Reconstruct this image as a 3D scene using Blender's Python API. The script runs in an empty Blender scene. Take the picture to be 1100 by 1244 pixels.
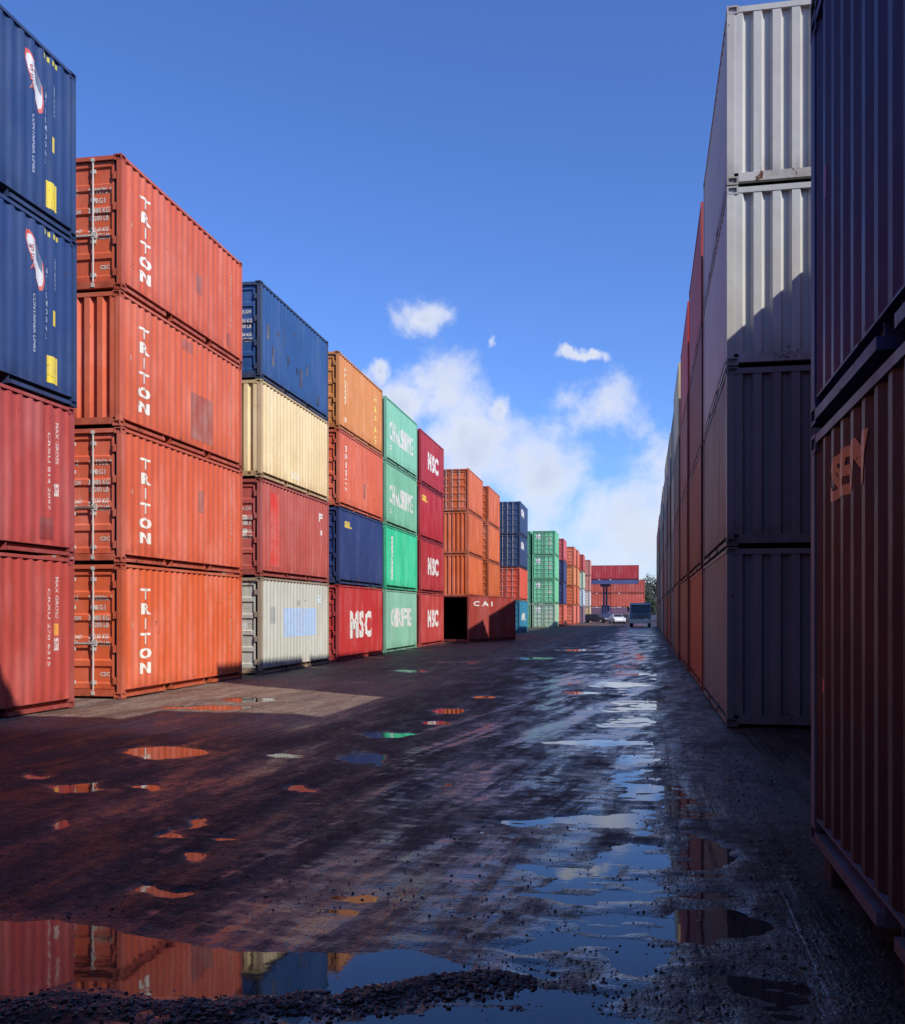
import bpy, bmesh, math, random
import numpy as np
from mathutils import Vector, Matrix
R = math.radians
rnd = random.Random(7)
SC = bpy.context.scene
COL = SC.collection

# ------------------------------------------------------------------ camera
PSI = math.atan(236 / 1200.0)          # yaw of the view to the left of the row axis (+Y)
CAMH = 1.68
cam = bpy.data.cameras.new('camera')
cam.sensor_width = 36.0
cam.sensor_fit = 'AUTO'
cam.lens = 36.0 * 1200 / 1244
cam.shift_y = (744 - 622) / 1244.0
cam.clip_start = 0.05
cam.clip_end = 6000
camo = bpy.data.objects.new('camera', cam)
camo.location = (0, 0, CAMH)
camo.rotation_euler = (R(90), 0, PSI)
COL.objects.link(camo)
SC.camera = camo

# ------------------------------------------------------------------ light
SUN = Vector((1.0, -0.635, 0.90)).normalized()
w = bpy.data.worlds.new('World')
SC.world = w
w.use_nodes = True
wn = w.node_tree.nodes
wl = w.node_tree.links
wn.clear()


def N(nodes, typ, **kw):
    n = nodes.new(typ)
    for k, v in kw.items():
        setattr(n, k, v)
    return n


def math_node(nt, op, a, b=None, c=None, clamp=False):
    n = nt.nodes.new('ShaderNodeMath')
    n.operation = op
    n.use_clamp = clamp
    for i, v in enumerate((a, b, c)):
        if v is None:
            continue
        if isinstance(v, (int, float)):
            n.inputs[i].default_value = v
        else:
            nt.links.new(v, n.inputs[i])
    return n.outputs[0]


def mix_rgb(nt, fac, a, b, mode='MIX'):
    n = nt.nodes.new('ShaderNodeMix')
    n.data_type = 'RGBA'
    n.blend_type = mode
    for i, v in ((0, fac), (6, a), (7, b)):
        if isinstance(v, (int, float)):
            n.inputs[i].default_value = v
        elif isinstance(v, tuple):
            n.inputs[i].default_value = v if len(v) == 4 else v + (1,)
        else:
            nt.links.new(v, n.inputs[i])
    return n.outputs[2]


def noise(nt, vec, scale, detail=3, rough=0.55, dist=0.0, out=0):
    n = nt.nodes.new('ShaderNodeTexNoise')
    n.inputs['Scale'].default_value = scale
    n.inputs['Detail'].default_value = detail
    n.inputs['Roughness'].default_value = rough
    n.inputs['Distortion'].default_value = dist
    if vec is not None:
        nt.links.new(vec, n.inputs['Vector'])
    return n.outputs[out]


def smooth(nt, v, a, b, lo=0.0, hi=1.0):
    n = nt.nodes.new('ShaderNodeMapRange')
    n.interpolation_type = 'SMOOTHSTEP'
    nt.links.new(v, n.inputs[0])
    n.inputs[1].default_value = a
    n.inputs[2].default_value = b
    n.inputs[3].default_value = lo
    n.inputs[4].default_value = hi
    return n.outputs[0]


def vscale(nt, vec, s):
    n = nt.nodes.new('ShaderNodeVectorMath')
    n.operation = 'MULTIPLY'
    nt.links.new(vec, n.inputs[0])
    n.inputs[1].default_value = s
    return n.outputs[0]


def build_world():
    nt = w.node_tree
    sky = N(wn, 'ShaderNodeTexSky', sky_type='NISHITA')
    sky.sun_disc = False
    sky.sun_elevation = math.asin(SUN.z)
    sky.sun_rotation = math.atan2(SUN.x, SUN.y)
    sky.air_density = 1.0
    sky.dust_density = 0.5
    sky.ozone_density = 2.5
    tc = N(wn, 'ShaderNodeTexCoord')
    d = tc.outputs['Generated']
    sep = N(wn, 'ShaderNodeSeparateXYZ')
    wl.new(d, sep.inputs[0])
    az = math_node(nt, 'MULTIPLY', math_node(nt, 'ARCTAN2', sep.outputs[0], sep.outputs[1]), 57.2958)
    el = math_node(nt, 'MULTIPLY', math_node(nt, 'ARCSINE', sep.outputs[2]), 57.2958)
    # cumulus groups: azimuth, elevation, half widths (degrees)
    wx = math_node(nt, 'MULTIPLY', math_node(nt, 'SUBTRACT', noise(nt, d, 9.0, 6, 0.6), 0.5), 9.0)
    wv = N(wn, 'ShaderNodeVectorMath', operation='ADD')
    wl.new(d, wv.inputs[0])
    wv.inputs[1].default_value = (3.1, 1.7, 5.3)
    wy = math_node(nt, 'MULTIPLY', math_node(nt, 'SUBTRACT', noise(nt, wv.outputs[0], 9.0, 6, 0.6), 0.5), 6.0)
    azw = math_node(nt, 'ADD', az, wx)
    elw = math_node(nt, 'ADD', el, wy)
    blobs = [(-13.2, 16.4, 2.2, 1.0), (-12.2, 12.2, 2.6, 2.2), (-9.6, 9.3, 3.8, 2.8), (-5.6, 7.8, 3.8, 2.6),
             (-2.2, 11.4, 2.2, 2.2), (-9.4, 14.7, .55, .45), (-7.6, 10.8, 1.2, 1.0), (-3.8, 14.6, 1.2, .4),
             (-1.0, 4.9, 7.0, 3.8), (-15.2, 11.5, 2.0, 1.6), (-16.3, 13.6, .9, .7), (3.0, 7.0, 5.0, 3.0),
             (22, 12, 6, 3), (37, 9, 8, 4), (58, 14, 7, 3), (85, 10, 10, 5), (120, 12, 9, 4), (150, 15, 10, 5),
             (-30, 7, 6, 3), (-48, 12, 8, 4), (-75, 9, 9, 4), (-105, 14, 9, 5), (-140, 10, 10, 5), (175, 9, 9, 4)]
    n1 = noise(nt, d, 13.0, 7, 0.62, 0.3)
    n2 = noise(nt, d, 4.0, 3, 0.5)
    best = None
    for (a, e, sa, se) in blobs:
        da = math_node(nt, 'DIVIDE', math_node(nt, 'SUBTRACT', azw, float(a)), float(sa))
        de = math_node(nt, 'DIVIDE', math_node(nt, 'SUBTRACT', elw, float(e)), float(se))
        q = math_node(nt, 'ADD', math_node(nt, 'MULTIPLY', da, da), math_node(nt, 'MULTIPLY', de, de))
        f = math_node(nt, 'SUBTRACT', 1.0, math_node(nt, 'SQRT', q))
        best = f if best is None else math_node(nt, 'MAXIMUM', best, f)
    best = math_node(nt, 'MAXIMUM', best, -1.6)
    # low bank all round the horizon
    bank = math_node(nt, 'SUBTRACT', 0.75, math_node(nt, 'DIVIDE', el, 6.0))
    best = math_node(nt, 'MAXIMUM', best, bank)
    dens = math_node(nt, 'ADD', best, math_node(nt, 'MULTIPLY', math_node(nt, 'SUBTRACT', n1, 0.5), 2.6))
    dens = math_node(nt, 'ADD', dens, math_node(nt, 'MULTIPLY', math_node(nt, 'SUBTRACT', n2, 0.5), 1.0))
    cov = smooth(nt, dens, -0.25, 0.95, 0.0, 0.92)
    # shading inside the cloud: denser core is greyer
    nz = noise(nt, d, 22.0, 4, 0.6)
    shade = smooth(nt, math_node(nt, 'ADD', dens, nz), 0.5, 2.2)
    ccol = mix_rgb(nt, shade, (0.90, 0.92, 0.99), (0.62, 0.69, 0.87))
    # sky body, a little deeper blue as the phone camera recorded it
    skc = mix_rgb(nt, 1.0, sky.outputs[0], (0.74, 1.04, 1.72), 'MULTIPLY')
    bg1 = N(wn, 'ShaderNodeBackground')
    wl.new(skc, bg1.inputs[0])
    bg1.inputs[1].default_value = 0.11
    bg2 = N(wn, 'ShaderNodeBackground')
    wl.new(ccol, bg2.inputs[0])
    bg2.inputs[1].default_value = 0.98
    ms = N(wn, 'ShaderNodeMixShader')
    wl.new(cov, ms.inputs[0])
    wl.new(bg1.outputs[0], ms.inputs[1])
    wl.new(bg2.outputs[0], ms.inputs[2])
    out = N(wn, 'ShaderNodeOutputWorld')
    wl.new(ms.outputs[0], out.inputs[0])


build_world()
sl = bpy.data.lights.new('sun', 'SUN')
sl.energy = 4.9
sl.angle = R(0.53)
sl.color = (1.0, 0.94, 0.85)
so = bpy.data.objects.new('sun', sl)
so.rotation_euler = SUN.to_track_quat('Z', 'Y').to_euler()
so.location = (20, -20, 30)
COL.objects.link(so)
SC.view_settings.view_transform = 'Standard'
SC.view_settings.look = 'None'
SC.view_settings.exposure = 0.0
SC.view_settings.gamma = 1.0
SC.view_settings.use_curve_mapping = False
SC.cycles.max_bounces = 6
SC.cycles.diffuse_bounces = 2


# ------------------------------------------------------------------ materials
def new_mat(name):
    m = bpy.data.materials.new(name)
    m.use_nodes = True
    nt = m.node_tree
    nt.nodes.clear()
    out = nt.nodes.new('ShaderNodeOutputMaterial')
    p = nt.nodes.new('ShaderNodeBsdfPrincipled')
    nt.links.new(p.outputs[0], out.inputs[0])
    return m, nt, p, out


def geo_pos(nt):
    return nt.nodes.new('ShaderNodeNewGeometry').outputs['Position']


def paint_mat(name, rough=0.44, rust=1.0, gloss=0.34):
    m, nt, p, out = new_mat(name)
    oi = nt.nodes.new('ShaderNodeObjectInfo')
    P = geo_pos(nt)
    tc = nt.nodes.new('ShaderNodeTexCoord')
    sep = nt.nodes.new('ShaderNodeSeparateXYZ')
    nt.links.new(tc.outputs['Object'], sep.inputs[0])
    oz = sep.outputs[2]
    col = oi.outputs['Color']
    big = noise(nt, P, 0.55, 4, 0.6)
    col = mix_rgb(nt, smooth(nt, big, 0.40, 0.78, 0.0, 0.28), col, (0.62, 0.50, 0.44), 'MULTIPLY')
    fade = noise(nt, vscale(nt, P, (1.6, 1.6, 0.5)), 1.0, 5, 0.6)
    hs = nt.nodes.new('ShaderNodeHueSaturation')
    hs.inputs['Saturation'].default_value = 0.84
    hs.inputs['Value'].default_value = 1.15
    nt.links.new(col, hs.inputs['Color'])
    col = mix_rgb(nt, smooth(nt, fade, 0.42, 0.72, 0.0, 0.6), col, hs.outputs[0])
    # rain streaks running down
    st = noise(nt, vscale(nt, P, (9.0, 9.0, 0.45)), 1.0, 4, 0.65)
    col = mix_rgb(nt, smooth(nt, st, 0.52, 0.78, 0.0, 0.30), col, (0.45, 0.38, 0.34), 'MULTIPLY')
    # grime low on each box and under the top rail
    gl = smooth(nt, oz, 0.55, 0.05, 0.0, 0.5)
    gl = math_node(nt, 'MULTIPLY', gl, smooth(nt, noise(nt, P, 3.0, 5, 0.7), 0.35, 0.65))
    col = mix_rgb(nt, gl, col, (0.40, 0.30, 0.24), 'MULTIPLY')
    # rust blooms and small chips
    r1 = noise(nt, P, 2.3, 6, 0.72)
    r2 = noise(nt, P, 17.0, 4, 0.65)
    rr = math_node(nt, 'ADD', math_node(nt, 'MULTIPLY', r1, 0.7), math_node(nt, 'MULTIPLY', r2, 0.3))
    edge = smooth(nt, oz, 0.45, 0.05, 0.0, 0.05)
    rf = smooth(nt, math_node(nt, 'ADD', rr, edge), 0.625, 0.665, 0.0, 0.85 * rust)
    rc = mix_rgb(nt, r2, (0.16, 0.052, 0.022), (0.060, 0.025, 0.016))
    col = mix_rgb(nt, rf, col, rc)
    nt.links.new(col, p.inputs['Base Color'])
    rg = math_node(nt, 'ADD', rough, math_node(nt, 'MULTIPLY', rf, 0.4), clamp=True)
    rg = math_node(nt, 'ADD', rg, smooth(nt, fade, 0.3, 0.8, -0.05, 0.14), clamp=True)
    nt.links.new(rg, p.inputs['Roughness'])
    p.inputs['Specular IOR Level'].default_value = gloss
    b = nt.nodes.new('ShaderNodeBump')
    b.inputs['Distance'].default_value = 0.035
    b.inputs['Strength'].default_value = 0.6
    bh = math_node(nt, 'ADD', noise(nt, P, 1.7, 3, 0.5), math_node(nt, 'MULTIPLY', r2, 0.05))
    nt.links.new(bh, b.inputs['Height'])
    nt.links.new(b.outputs[0], p.inputs['Normal'])
    return m


PAINT = paint_mat('weathered_paint')
FRAMEP = paint_mat('weathered_frame_paint', 0.5, 1.15)


def print_mat():
    m, nt, p, out = new_mat('worn_lettering')
    oi = nt.nodes.new('ShaderNodeObjectInfo')
    P = geo_pos(nt)
    n = noise(nt, P, 9.0, 5, 0.7)
    col = mix_rgb(nt, smooth(nt, noise(nt, P, 1.5, 3), 0.3, 0.8, 0, 0.35), oi.outputs['Color'], (0.45, 0.38, 0.33))
    nt.links.new(col, p.inputs['Base Color'])
    p.inputs['Roughness'].default_value = 0.5
    tr = nt.nodes.new('ShaderNodeBsdfTransparent')
    ms = nt.nodes.new('ShaderNodeMixShader')
    nt.links.new(smooth(nt, n, 0.60, 0.66, 0.0, 0.9), ms.inputs[0])
    nt.links.new(p.outputs[0], ms.inputs[1])
    nt.links.new(tr.outputs[0], ms.inputs[2])
    nt.links.new(ms.outputs[0], out.inputs[0])
    return m


PRINT = print_mat()


def simple_mat(name, col, rough=0.6, metal=0.0, var=0.25, scale=6.0, bump=0.2, trans=0.0):
    m, nt, p, out = new_mat(name)
    P = geo_pos(nt)
    n = noise(nt, P, scale, 5, 0.65)
    dk = tuple(c * (1 - var) for c in col)
    lt = tuple(min(1, c * (1 + var)) for c in col)
    nt.links.new(mix_rgb(nt, smooth(nt, n, 0.3, 0.7), dk, lt), p.inputs['Base Color'])
    p.inputs['Roughness'].default_value = rough
    p.inputs['Metallic'].default_value = metal
    if trans:
        p.inputs['Transmission Weight'].default_value = trans
    b = nt.nodes.new('ShaderNodeBump')
    b.inputs['Distance'].default_value = 0.01
    b.inputs['Strength'].default_value = bump
    nt.links.new(n, b.inputs['Height'])
    nt.links.new(b.outputs[0], p.inputs['Normal'])
    return m


RUBBER = simple_mat('black_rubber', (0.02, 0.02, 0.022), 0.7)
STEEL = simple_mat('galvanised_steel', (0.42, 0.42, 0.42), 0.45, 0.6)
TIMBER = simple_mat('weathered_timber', (0.035, 0.028, 0.024), 0.85, 0, 0.4, 12)
CONCRETE = simple_mat('pale_concrete', (0.33, 0.31, 0.28), 0.9, 0, 0.25, 5)
GLASS = simple_mat('dark_glass', (0.02, 0.025, 0.03), 0.05)
LAMPW = simple_mat('lamp_lens', (0.75, 0.75, 0.72), 0.15)
BARK = simple_mat('bark', (0.07, 0.05, 0.04), 0.9)
LEAF = simple_mat('foliage', (0.022, 0.032, 0.018), 0.7, 0, 0.45, 1.2)
VEH = simple_mat('vehicle_enamel', (0.5, 0.5, 0.5), 0.3)
nt_ = VEH.node_tree
_oi = nt_.nodes.new('ShaderNodeObjectInfo')
_p = [n for n in nt_.nodes if n.type == 'BSDF_PRINCIPLED'][0]
nt_.links.new(_oi.outputs['Color'], _p.inputs['Base Color'])
_p.inputs['Coat Weight'].default_value = 0.4


# ------------------------------------------------------------------ mesh builder
class MB:
    def __init__(s):
        s.v = []
        s.f = []

    def box(s, x0, x1, y0, y1, z0, z1):
        b = len(s.v)
        s.v += [(x0, y0, z0), (x1, y0, z0), (x1, y1, z0), (x0, y1, z0), (x0, y0, z1), (x1, y0, z1), (x1, y1, z1), (x0, y1, z1)]
        s.f += [tuple(b + i for i in q) for q in ((0, 3, 2, 1), (4, 5, 6, 7), (0, 1, 5, 4), (1, 2, 6, 5), (2, 3, 7, 6), (3, 0, 4, 7))]
        return s

    def cyl(s, p0, p1, r0, r1=None, n=8, caps=True):
        r1 = r0 if r1 is None else r1
        p0 = Vector(p0)
        p1 = Vector(p1)
        d = (p1 - p0).normalized()
        a = d.orthogonal().normalized()
        c = d.cross(a)
        b = len(s.v)
        for p, r in ((p0, r0), (p1, r1)):
            for i in range(n):
                t = 2 * math.pi * i / n
                s.v.append(tuple(p + a * (r * math.cos(t)) + c * (r * math.sin(t))))
        for i in range(n):
            j = (i + 1) % n
            s.f.append((b + i, b + j, b + n + j, b + n + i))
        if caps:
            s.f.append(tuple(b + i for i in range(n - 1, -1, -1)))
            s.f.append(tuple(b + n + i for i in range(n)))
        return s

    def poly(s, pts):
        b = len(s.v)
        s.v += [tuple(p) for p in pts]
        s.f.append(tuple(range(b, b + len(pts))))
        return s

    def strip(s, prof, fn0, fn1):
        """sheet between two rails: prof is a list, fn0/fn1 map each item to a point"""
        b = len(s.v)
        for q in prof:
            s.v.append(fn0(q))
            s.v.append(fn1(q))
        for i in range(len(prof) - 1):
            s.f.append((b + 2 * i, b + 2 * i + 2, b + 2 * i + 3, b + 2 * i + 1))
        return s

    def extrude(s, outline, axis, a, bb):
        """closed outline of 2D points extruded along axis from a to bb (axis 0: outline is (y,z))"""
        n = len(outline)
        b = len(s.v)
        for t in (a, bb):
            for (p, q) in outline:
                s.v.append((t, p, q) if axis == 0 else ((p, t, q) if axis == 1 else (p, q, t)))
        for i in range(n):
            j = (i + 1) % n
            s.f.append((b + i, b + j, b + n + j, b + n + i))
        s.f.append(tuple(b + i for i in range(n - 1, -1, -1)))
        s.f.append(tuple(b + n + i for i in range(n)))
        return s

    def add(s, o):
        b = len(s.v)
        s.v += o.v
        s.f += [tuple(b + i for i in q) for q in o.f]
        return s

    def mesh(s, name, mat, bevel=0.0, fix=True):
        me = bpy.data.meshes.new(name)
        me.from_pydata(s.v, [], s.f)
        if fix or bevel:
            bm = bmesh.new()
            bm.from_mesh(me)
            if fix:
                bmesh.ops.recalc_face_normals(bm, faces=bm.faces)
            if bevel:
                bmesh.ops.bevel(bm, geom=bm.edges[:], offset=bevel, segments=1, affect='EDGES')
            bm.to_mesh(me)
            bm.free()
        me.materials.append(mat)
        return me


def link(name, me, parent=None, color=None, loc=None, rz=None):
    o = bpy.data.objects.new(name, me)
    COL.objects.link(o)
    if parent is not None:
        o.parent = parent
    if color is not None:
        o.color = tuple(color)[:3] + (1,)
    if loc is not None:
        o.location = loc
    if rz is not None:
        o.rotation_euler = (0, 0, rz)
    return o


def thing(name, label, cat, loc, rz=0, group=None):
    o = link(name, None, None, None, loc, rz)
    tag(o, label, cat, group)
    return o


def tag(o, label, cat, group=None):
    o['label'] = label
    o['category'] = cat
    if group:
        o['group'] = group


# ------------------------------------------------------------------ ground
def at(px, py, z=0.0):
    """ground point that the photo shows at a pixel (survey of the yard)"""
    u = (px - 550) / 1200.0
    v = (744 - py) / 1200.0
    Z = (z - CAMH) / v
    s, c = math.sin(PSI), math.cos(PSI)
    return (Z * (-s + u * c), Z * (c + u * s))


def vnoise(x, y, seed=0):
    xi = np.floor(x).astype(np.int64)
    yi = np.floor(y).astype(np.int64)
    xf = x - xi
    yf = y - yi

    def h(a, b):
        n = (a * 374761393 + b * 668265263 + seed * 1274126177) & 0x7fffffff
        n = ((n ^ (n >> 13)) * 1274126177) & 0x7fffffff
        return ((n ^ (n >> 16)) & 0xffff) / 65535.0
    sx = xf * xf * (3 - 2 * xf)
    sy = yf * yf * (3 - 2 * yf)
    return (h(xi, yi) * (1 - sx) + h(xi + 1, yi) * sx) * (1 - sy) + (h(xi, yi + 1) * (1 - sx) + h(xi + 1, yi + 1) * sx) * sy - 0.5


def fbm(x, y, seed, octv=4, g=0.5):
    a = 1.0
    t = 0
    for i in range(octv):
        t = t + a * vnoise(x, y, seed + i)
        x = x * 2.03 + 5.1
        y = y * 2.03 + 1.7
        a *= g
    return t


def sdist(X, Y, poly):
    """signed distance to polygon, negative inside"""
    d = np.full(X.shape, 1e9)
    inside = np.zeros(X.shape, bool)
    n = len(poly)
    for i in range(n):
        x0, y0 = poly[i]
        x1, y1 = poly[(i + 1) % n]
        ex, ey = x1 - x0, y1 - y0
        L = ex * ex + ey * ey + 1e-12
        t = np.clip(((X - x0) * ex + (Y - y0) * ey) / L, 0, 1)
        d = np.minimum(d, np.hypot(X - x0 - t * ex, Y - y0 - t * ey))
        c = ((y0 > Y) != (y1 > Y))
        with np.errstate(divide='ignore', invalid='ignore'):
            xi = x0 + (Y - y0) * (x1 - x0) / (y1 - y0 if y1 != y0 else 1e-9)
        inside ^= c & (X < xi)
    return np.where(inside, -d, d)


def ell(px, py, rx, ry, n=12):
    return [(px + rx * math.cos(t * 2 * math.pi / n), py + ry * math.sin(t * 2 * math.pi / n)) for t in range(n)]


PUDDLES = [
    [(-60, 1118), (40, 1116), (130, 1128), (230, 1143), (300, 1158), (380, 1163), (460, 1160), (520, 1163), (550, 1172), (500, 1185), (440, 1196),
     (390, 1196), (330, 1213), (240, 1218), (150, 1208), (90, 1200), (50, 1212), (-60, 1225)],
    ell(198, 914, 50, 7), ell(52, 943, 22, 5), ell(90, 958, 34, 8), ell(178, 956, 14, 6), ell(248, 998, 22, 6),
    ell(225, 1012, 30, 6), ell(236, 1040, 25, 8), ell(192, 1088, 28, 8), ell(361, 958, 17, 6), ell(292, 1017, 12, 6),
    ell(345, 919, 24, 3), ell(545, 864, 30, 4), ell(528, 878, 22, 3), ell(470, 893, 40, 4), ell(440, 921, 28, 7),
    ell(590, 847, 18, 2.5), ell(465, 929, 10, 4), ell(720, 902, 82, 4), ell(640, 941, 14, 5), ell(755, 832, 40, 3),
    ell(775, 975, 28, 42), ell(735, 1003, 60, 14), ell(660, 1000, 50, 8), ell(770, 1060, 44, 36), ell(700, 1075, 70, 14),
    ell(760, 1140, 70, 30), ell(660, 1160, 70, 14), ell(845, 985, 36, 16), ell(850, 1040, 48, 24), ell(870, 1110, 66, 40),
    ell(600, 1225, 60, 12), ell(930, 1190, 60, 30),
    ell(760, 880, 40, 5), ell(745, 862, 40, 4), ell(770, 925, 30, 6), ell(700, 842, 30, 2), ell(780, 855, 20, 3),
    ell(60, 1005, 10, 4), ell(590, 1010, 26, 6), ell(300, 850, 40, 3), ell(250, 860, 60, 3), ell(500, 815, 25, 2), ell(560, 805, 25, 2),
    ell(430, 830, 25, 2), ell(640, 800, 40, 2), ell(700, 790, 30, 1.5), ell(780, 800, 10, 3), ell(780, 780, 7, 3),
]


def ground_height(X, Y):
    far = np.clip(1 - (Y - 40) / 60.0, 0.25, 1)
    h = 0.010 * fbm(X * 1.1, Y * 0.55, 3, 4) * 1.6
    # wheel ruts and scraper marks that run along the aisle
    wob = 0.5 * vnoise(X * 0.1, Y * 0.12, 77)
    h += 0.010 * fbm((X + wob) * 2.8, Y * 0.22, 21, 3)
    h += 0.006 * fbm((X * 0.86 + Y * 0.5) * 2.2, (Y * 0.86 - X * 0.5) * 0.35, 61, 3)
    h += 0.0045 * fbm(X * 9, Y * 7, 40, 3)
    base = 0.0165 + 0.0 * X
    # the low, wet strip along the shaded row
    low = np.exp(-((X + 0.55 - 1.2 * vnoise(X * 0.2, Y * 0.16, 5)) / 1.25) ** 2)
    base = base - 0.0110 * low
    h = h * (1 - 0.35 * low) + low * (0.012 * fbm(X * 1.3 + 3, Y * 2.4, 83, 4) + 0.013 * fbm(X * 3.6, Y * 9, 84, 4))
    # dry crown near the left stacks
    base = base + 0.010 * np.clip((-X - 5.5) / 3, 0, 1)
    return base + h * far


GRID = []


def gz(x, y):
    xs, ys, H = GRID
    return float(H[min(len(ys) - 1, np.searchsorted(ys, y)), min(len(xs) - 1, np.searchsorted(xs, x))])


def build_ground():
    xs = list(np.arange(-11.6, 4.0, 0.036))
    left = [-11.6 - 0.06 * (1.22 ** i - 1) / 0.22 for i in range(1, 50)]
    right = [4.0 + 0.06 * (1.22 ** i - 1) / 0.22 for i in range(1, 50)]
    xs = np.array([x for x in left[::-1] if x > -4000] + xs + [x for x in right if x < 4000])
    ys = [2.6]
    while ys[-1] < 150:
        ys.append(ys[-1] + max(0.022, 0.0058 * ys[-1]))
    st = 1.0
    while ys[-1] < 4500:
        ys.append(ys[-1] + st)
        st *= 1.25
    back = [2.5, 2.3, 2, 1, -1, -4, -10, -30, -100, -400, -1500, -4000]
    ys = np.array(back[::-1] + ys)
    X, Y = np.meshgrid(xs, ys)
    H = ground_height(X, Y)
    for kpl, pl in enumerate(PUDDLES):
        weak = kpl > 0 and (sum(p[0] for p in pl) / len(pl) > 560 or pl[0][1] < 842)
        wp = [at(*p) for p in pl]
        x0 = min(p[0] for p in wp) - 0.8
        x1 = max(p[0] for p in wp) + 0.8
        y0 = min(p[1] for p in wp) - 1.2
        y1 = max(p[1] for p in wp) + 1.2
        xi0, xi1 = np.searchsorted(xs, x0), np.searchsorted(xs, x1)
        yi0, yi1 = np.searchsorted(ys, y0), np.searchsorted(ys, y1)
        if xi1 <= xi0 or yi1 <= yi0:
            continue
        sx = X[yi0:yi1, xi0:xi1]
        sy = Y[yi0:yi1, xi0:xi1]
        size = min(x1 - x0 - 1.6, y1 - y0 - 2.4)
        soft = min(0.22, 0.25 * max(size, 0.15))
        e = 1.0 if kpl == 0 else 2.1
        d = sdist(sx + e * 0.11 * fbm(sx * 3.2, sy * 2.6, 9, 4), sy + e * 0.16 * fbm(sx * 3.2 + 9, sy * 2.6, 19, 4), wp)
        t = np.clip(0.5 - d / (2 * soft), 0, 1)
        t = t * t * (3 - 2 * t)
        hh = H[yi0:yi1, xi0:xi1]
        if weak:
            rip = 0.014 * fbm(sx * 1.6, sy * 4.0, 31, 4) + 0.012 * fbm(sx * 5, sy * 12, 71, 3)
            H[yi0:yi1, xi0:xi1] = hh * (1 - t) + (0.0 + 0.3 * (hh - 0.014) + rip) * t
        else:
            H[yi0:yi1, xi0:xi1] = hh * (1 - t) + (-0.012 + 0.25 * (hh - 0.012)) * t
    # raised, clodded rim on the near side of the big puddle
    rimp = [at(*p) for p in [(-60, 1232), (60, 1208), (150, 1213), (240, 1222), (330, 1218), (390, 1202), (470, 1198), (560, 1180), (600, 1176), (640, 1190),
                             (560, 1212), (450, 1226), (330, 1243), (200, 1250), (60, 1250), (-60, 1260)]]
    yk = np.searchsorted(ys, 6.2)
    sx, sy = X[:yk], Y[:yk]
    d = sdist(sx + 0.08 * fbm(sx * 5, sy * 5, 51, 3), sy + 0.08 * fbm(sx * 5, sy * 5, 52, 3), rimp)
    t = np.clip(0.5 - d / 0.12, 0, 1)
    H[:yk] += t * (0.006 + 0.030 * fbm(sx * 9, sy * 9, 53, 4) + 0.02 * np.abs(fbm(sx * 22, sy * 22, 54, 2)))
    core = (Y > 2.3) & (Y < 150) & (X > -11.7) & (X < 4.1)
    H = np.where(core, H, 0.012)
    GRID.extend([xs, ys, H])
    nx, ny = len(xs), len(ys)
    co = np.stack([X, Y, H], -1).reshape(-1, 3).astype(np.float32)
    i = np.arange(nx * ny).reshape(ny, nx)
    q = np.stack([i[:-1, :-1], i[:-1, 1:], i[1:, 1:], i[1:, :-1]], -1).reshape(-1, 4).astype(np.int32)
    me = bpy.data.meshes.new('ground')
    me.vertices.add(len(co))
    me.vertices.foreach_set('co', co.ravel())
    me.loops.add(q.size)
    me.loops.foreach_set('vertex_index', q.ravel())
    me.polygons.add(len(q))
    me.polygons.foreach_set('loop_start', np.arange(0, q.size, 4, dtype=np.int32))
    me.polygons.foreach_set('use_smooth', np.ones(len(q), bool))
    me.update()
    me.validate()
    return me


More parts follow.
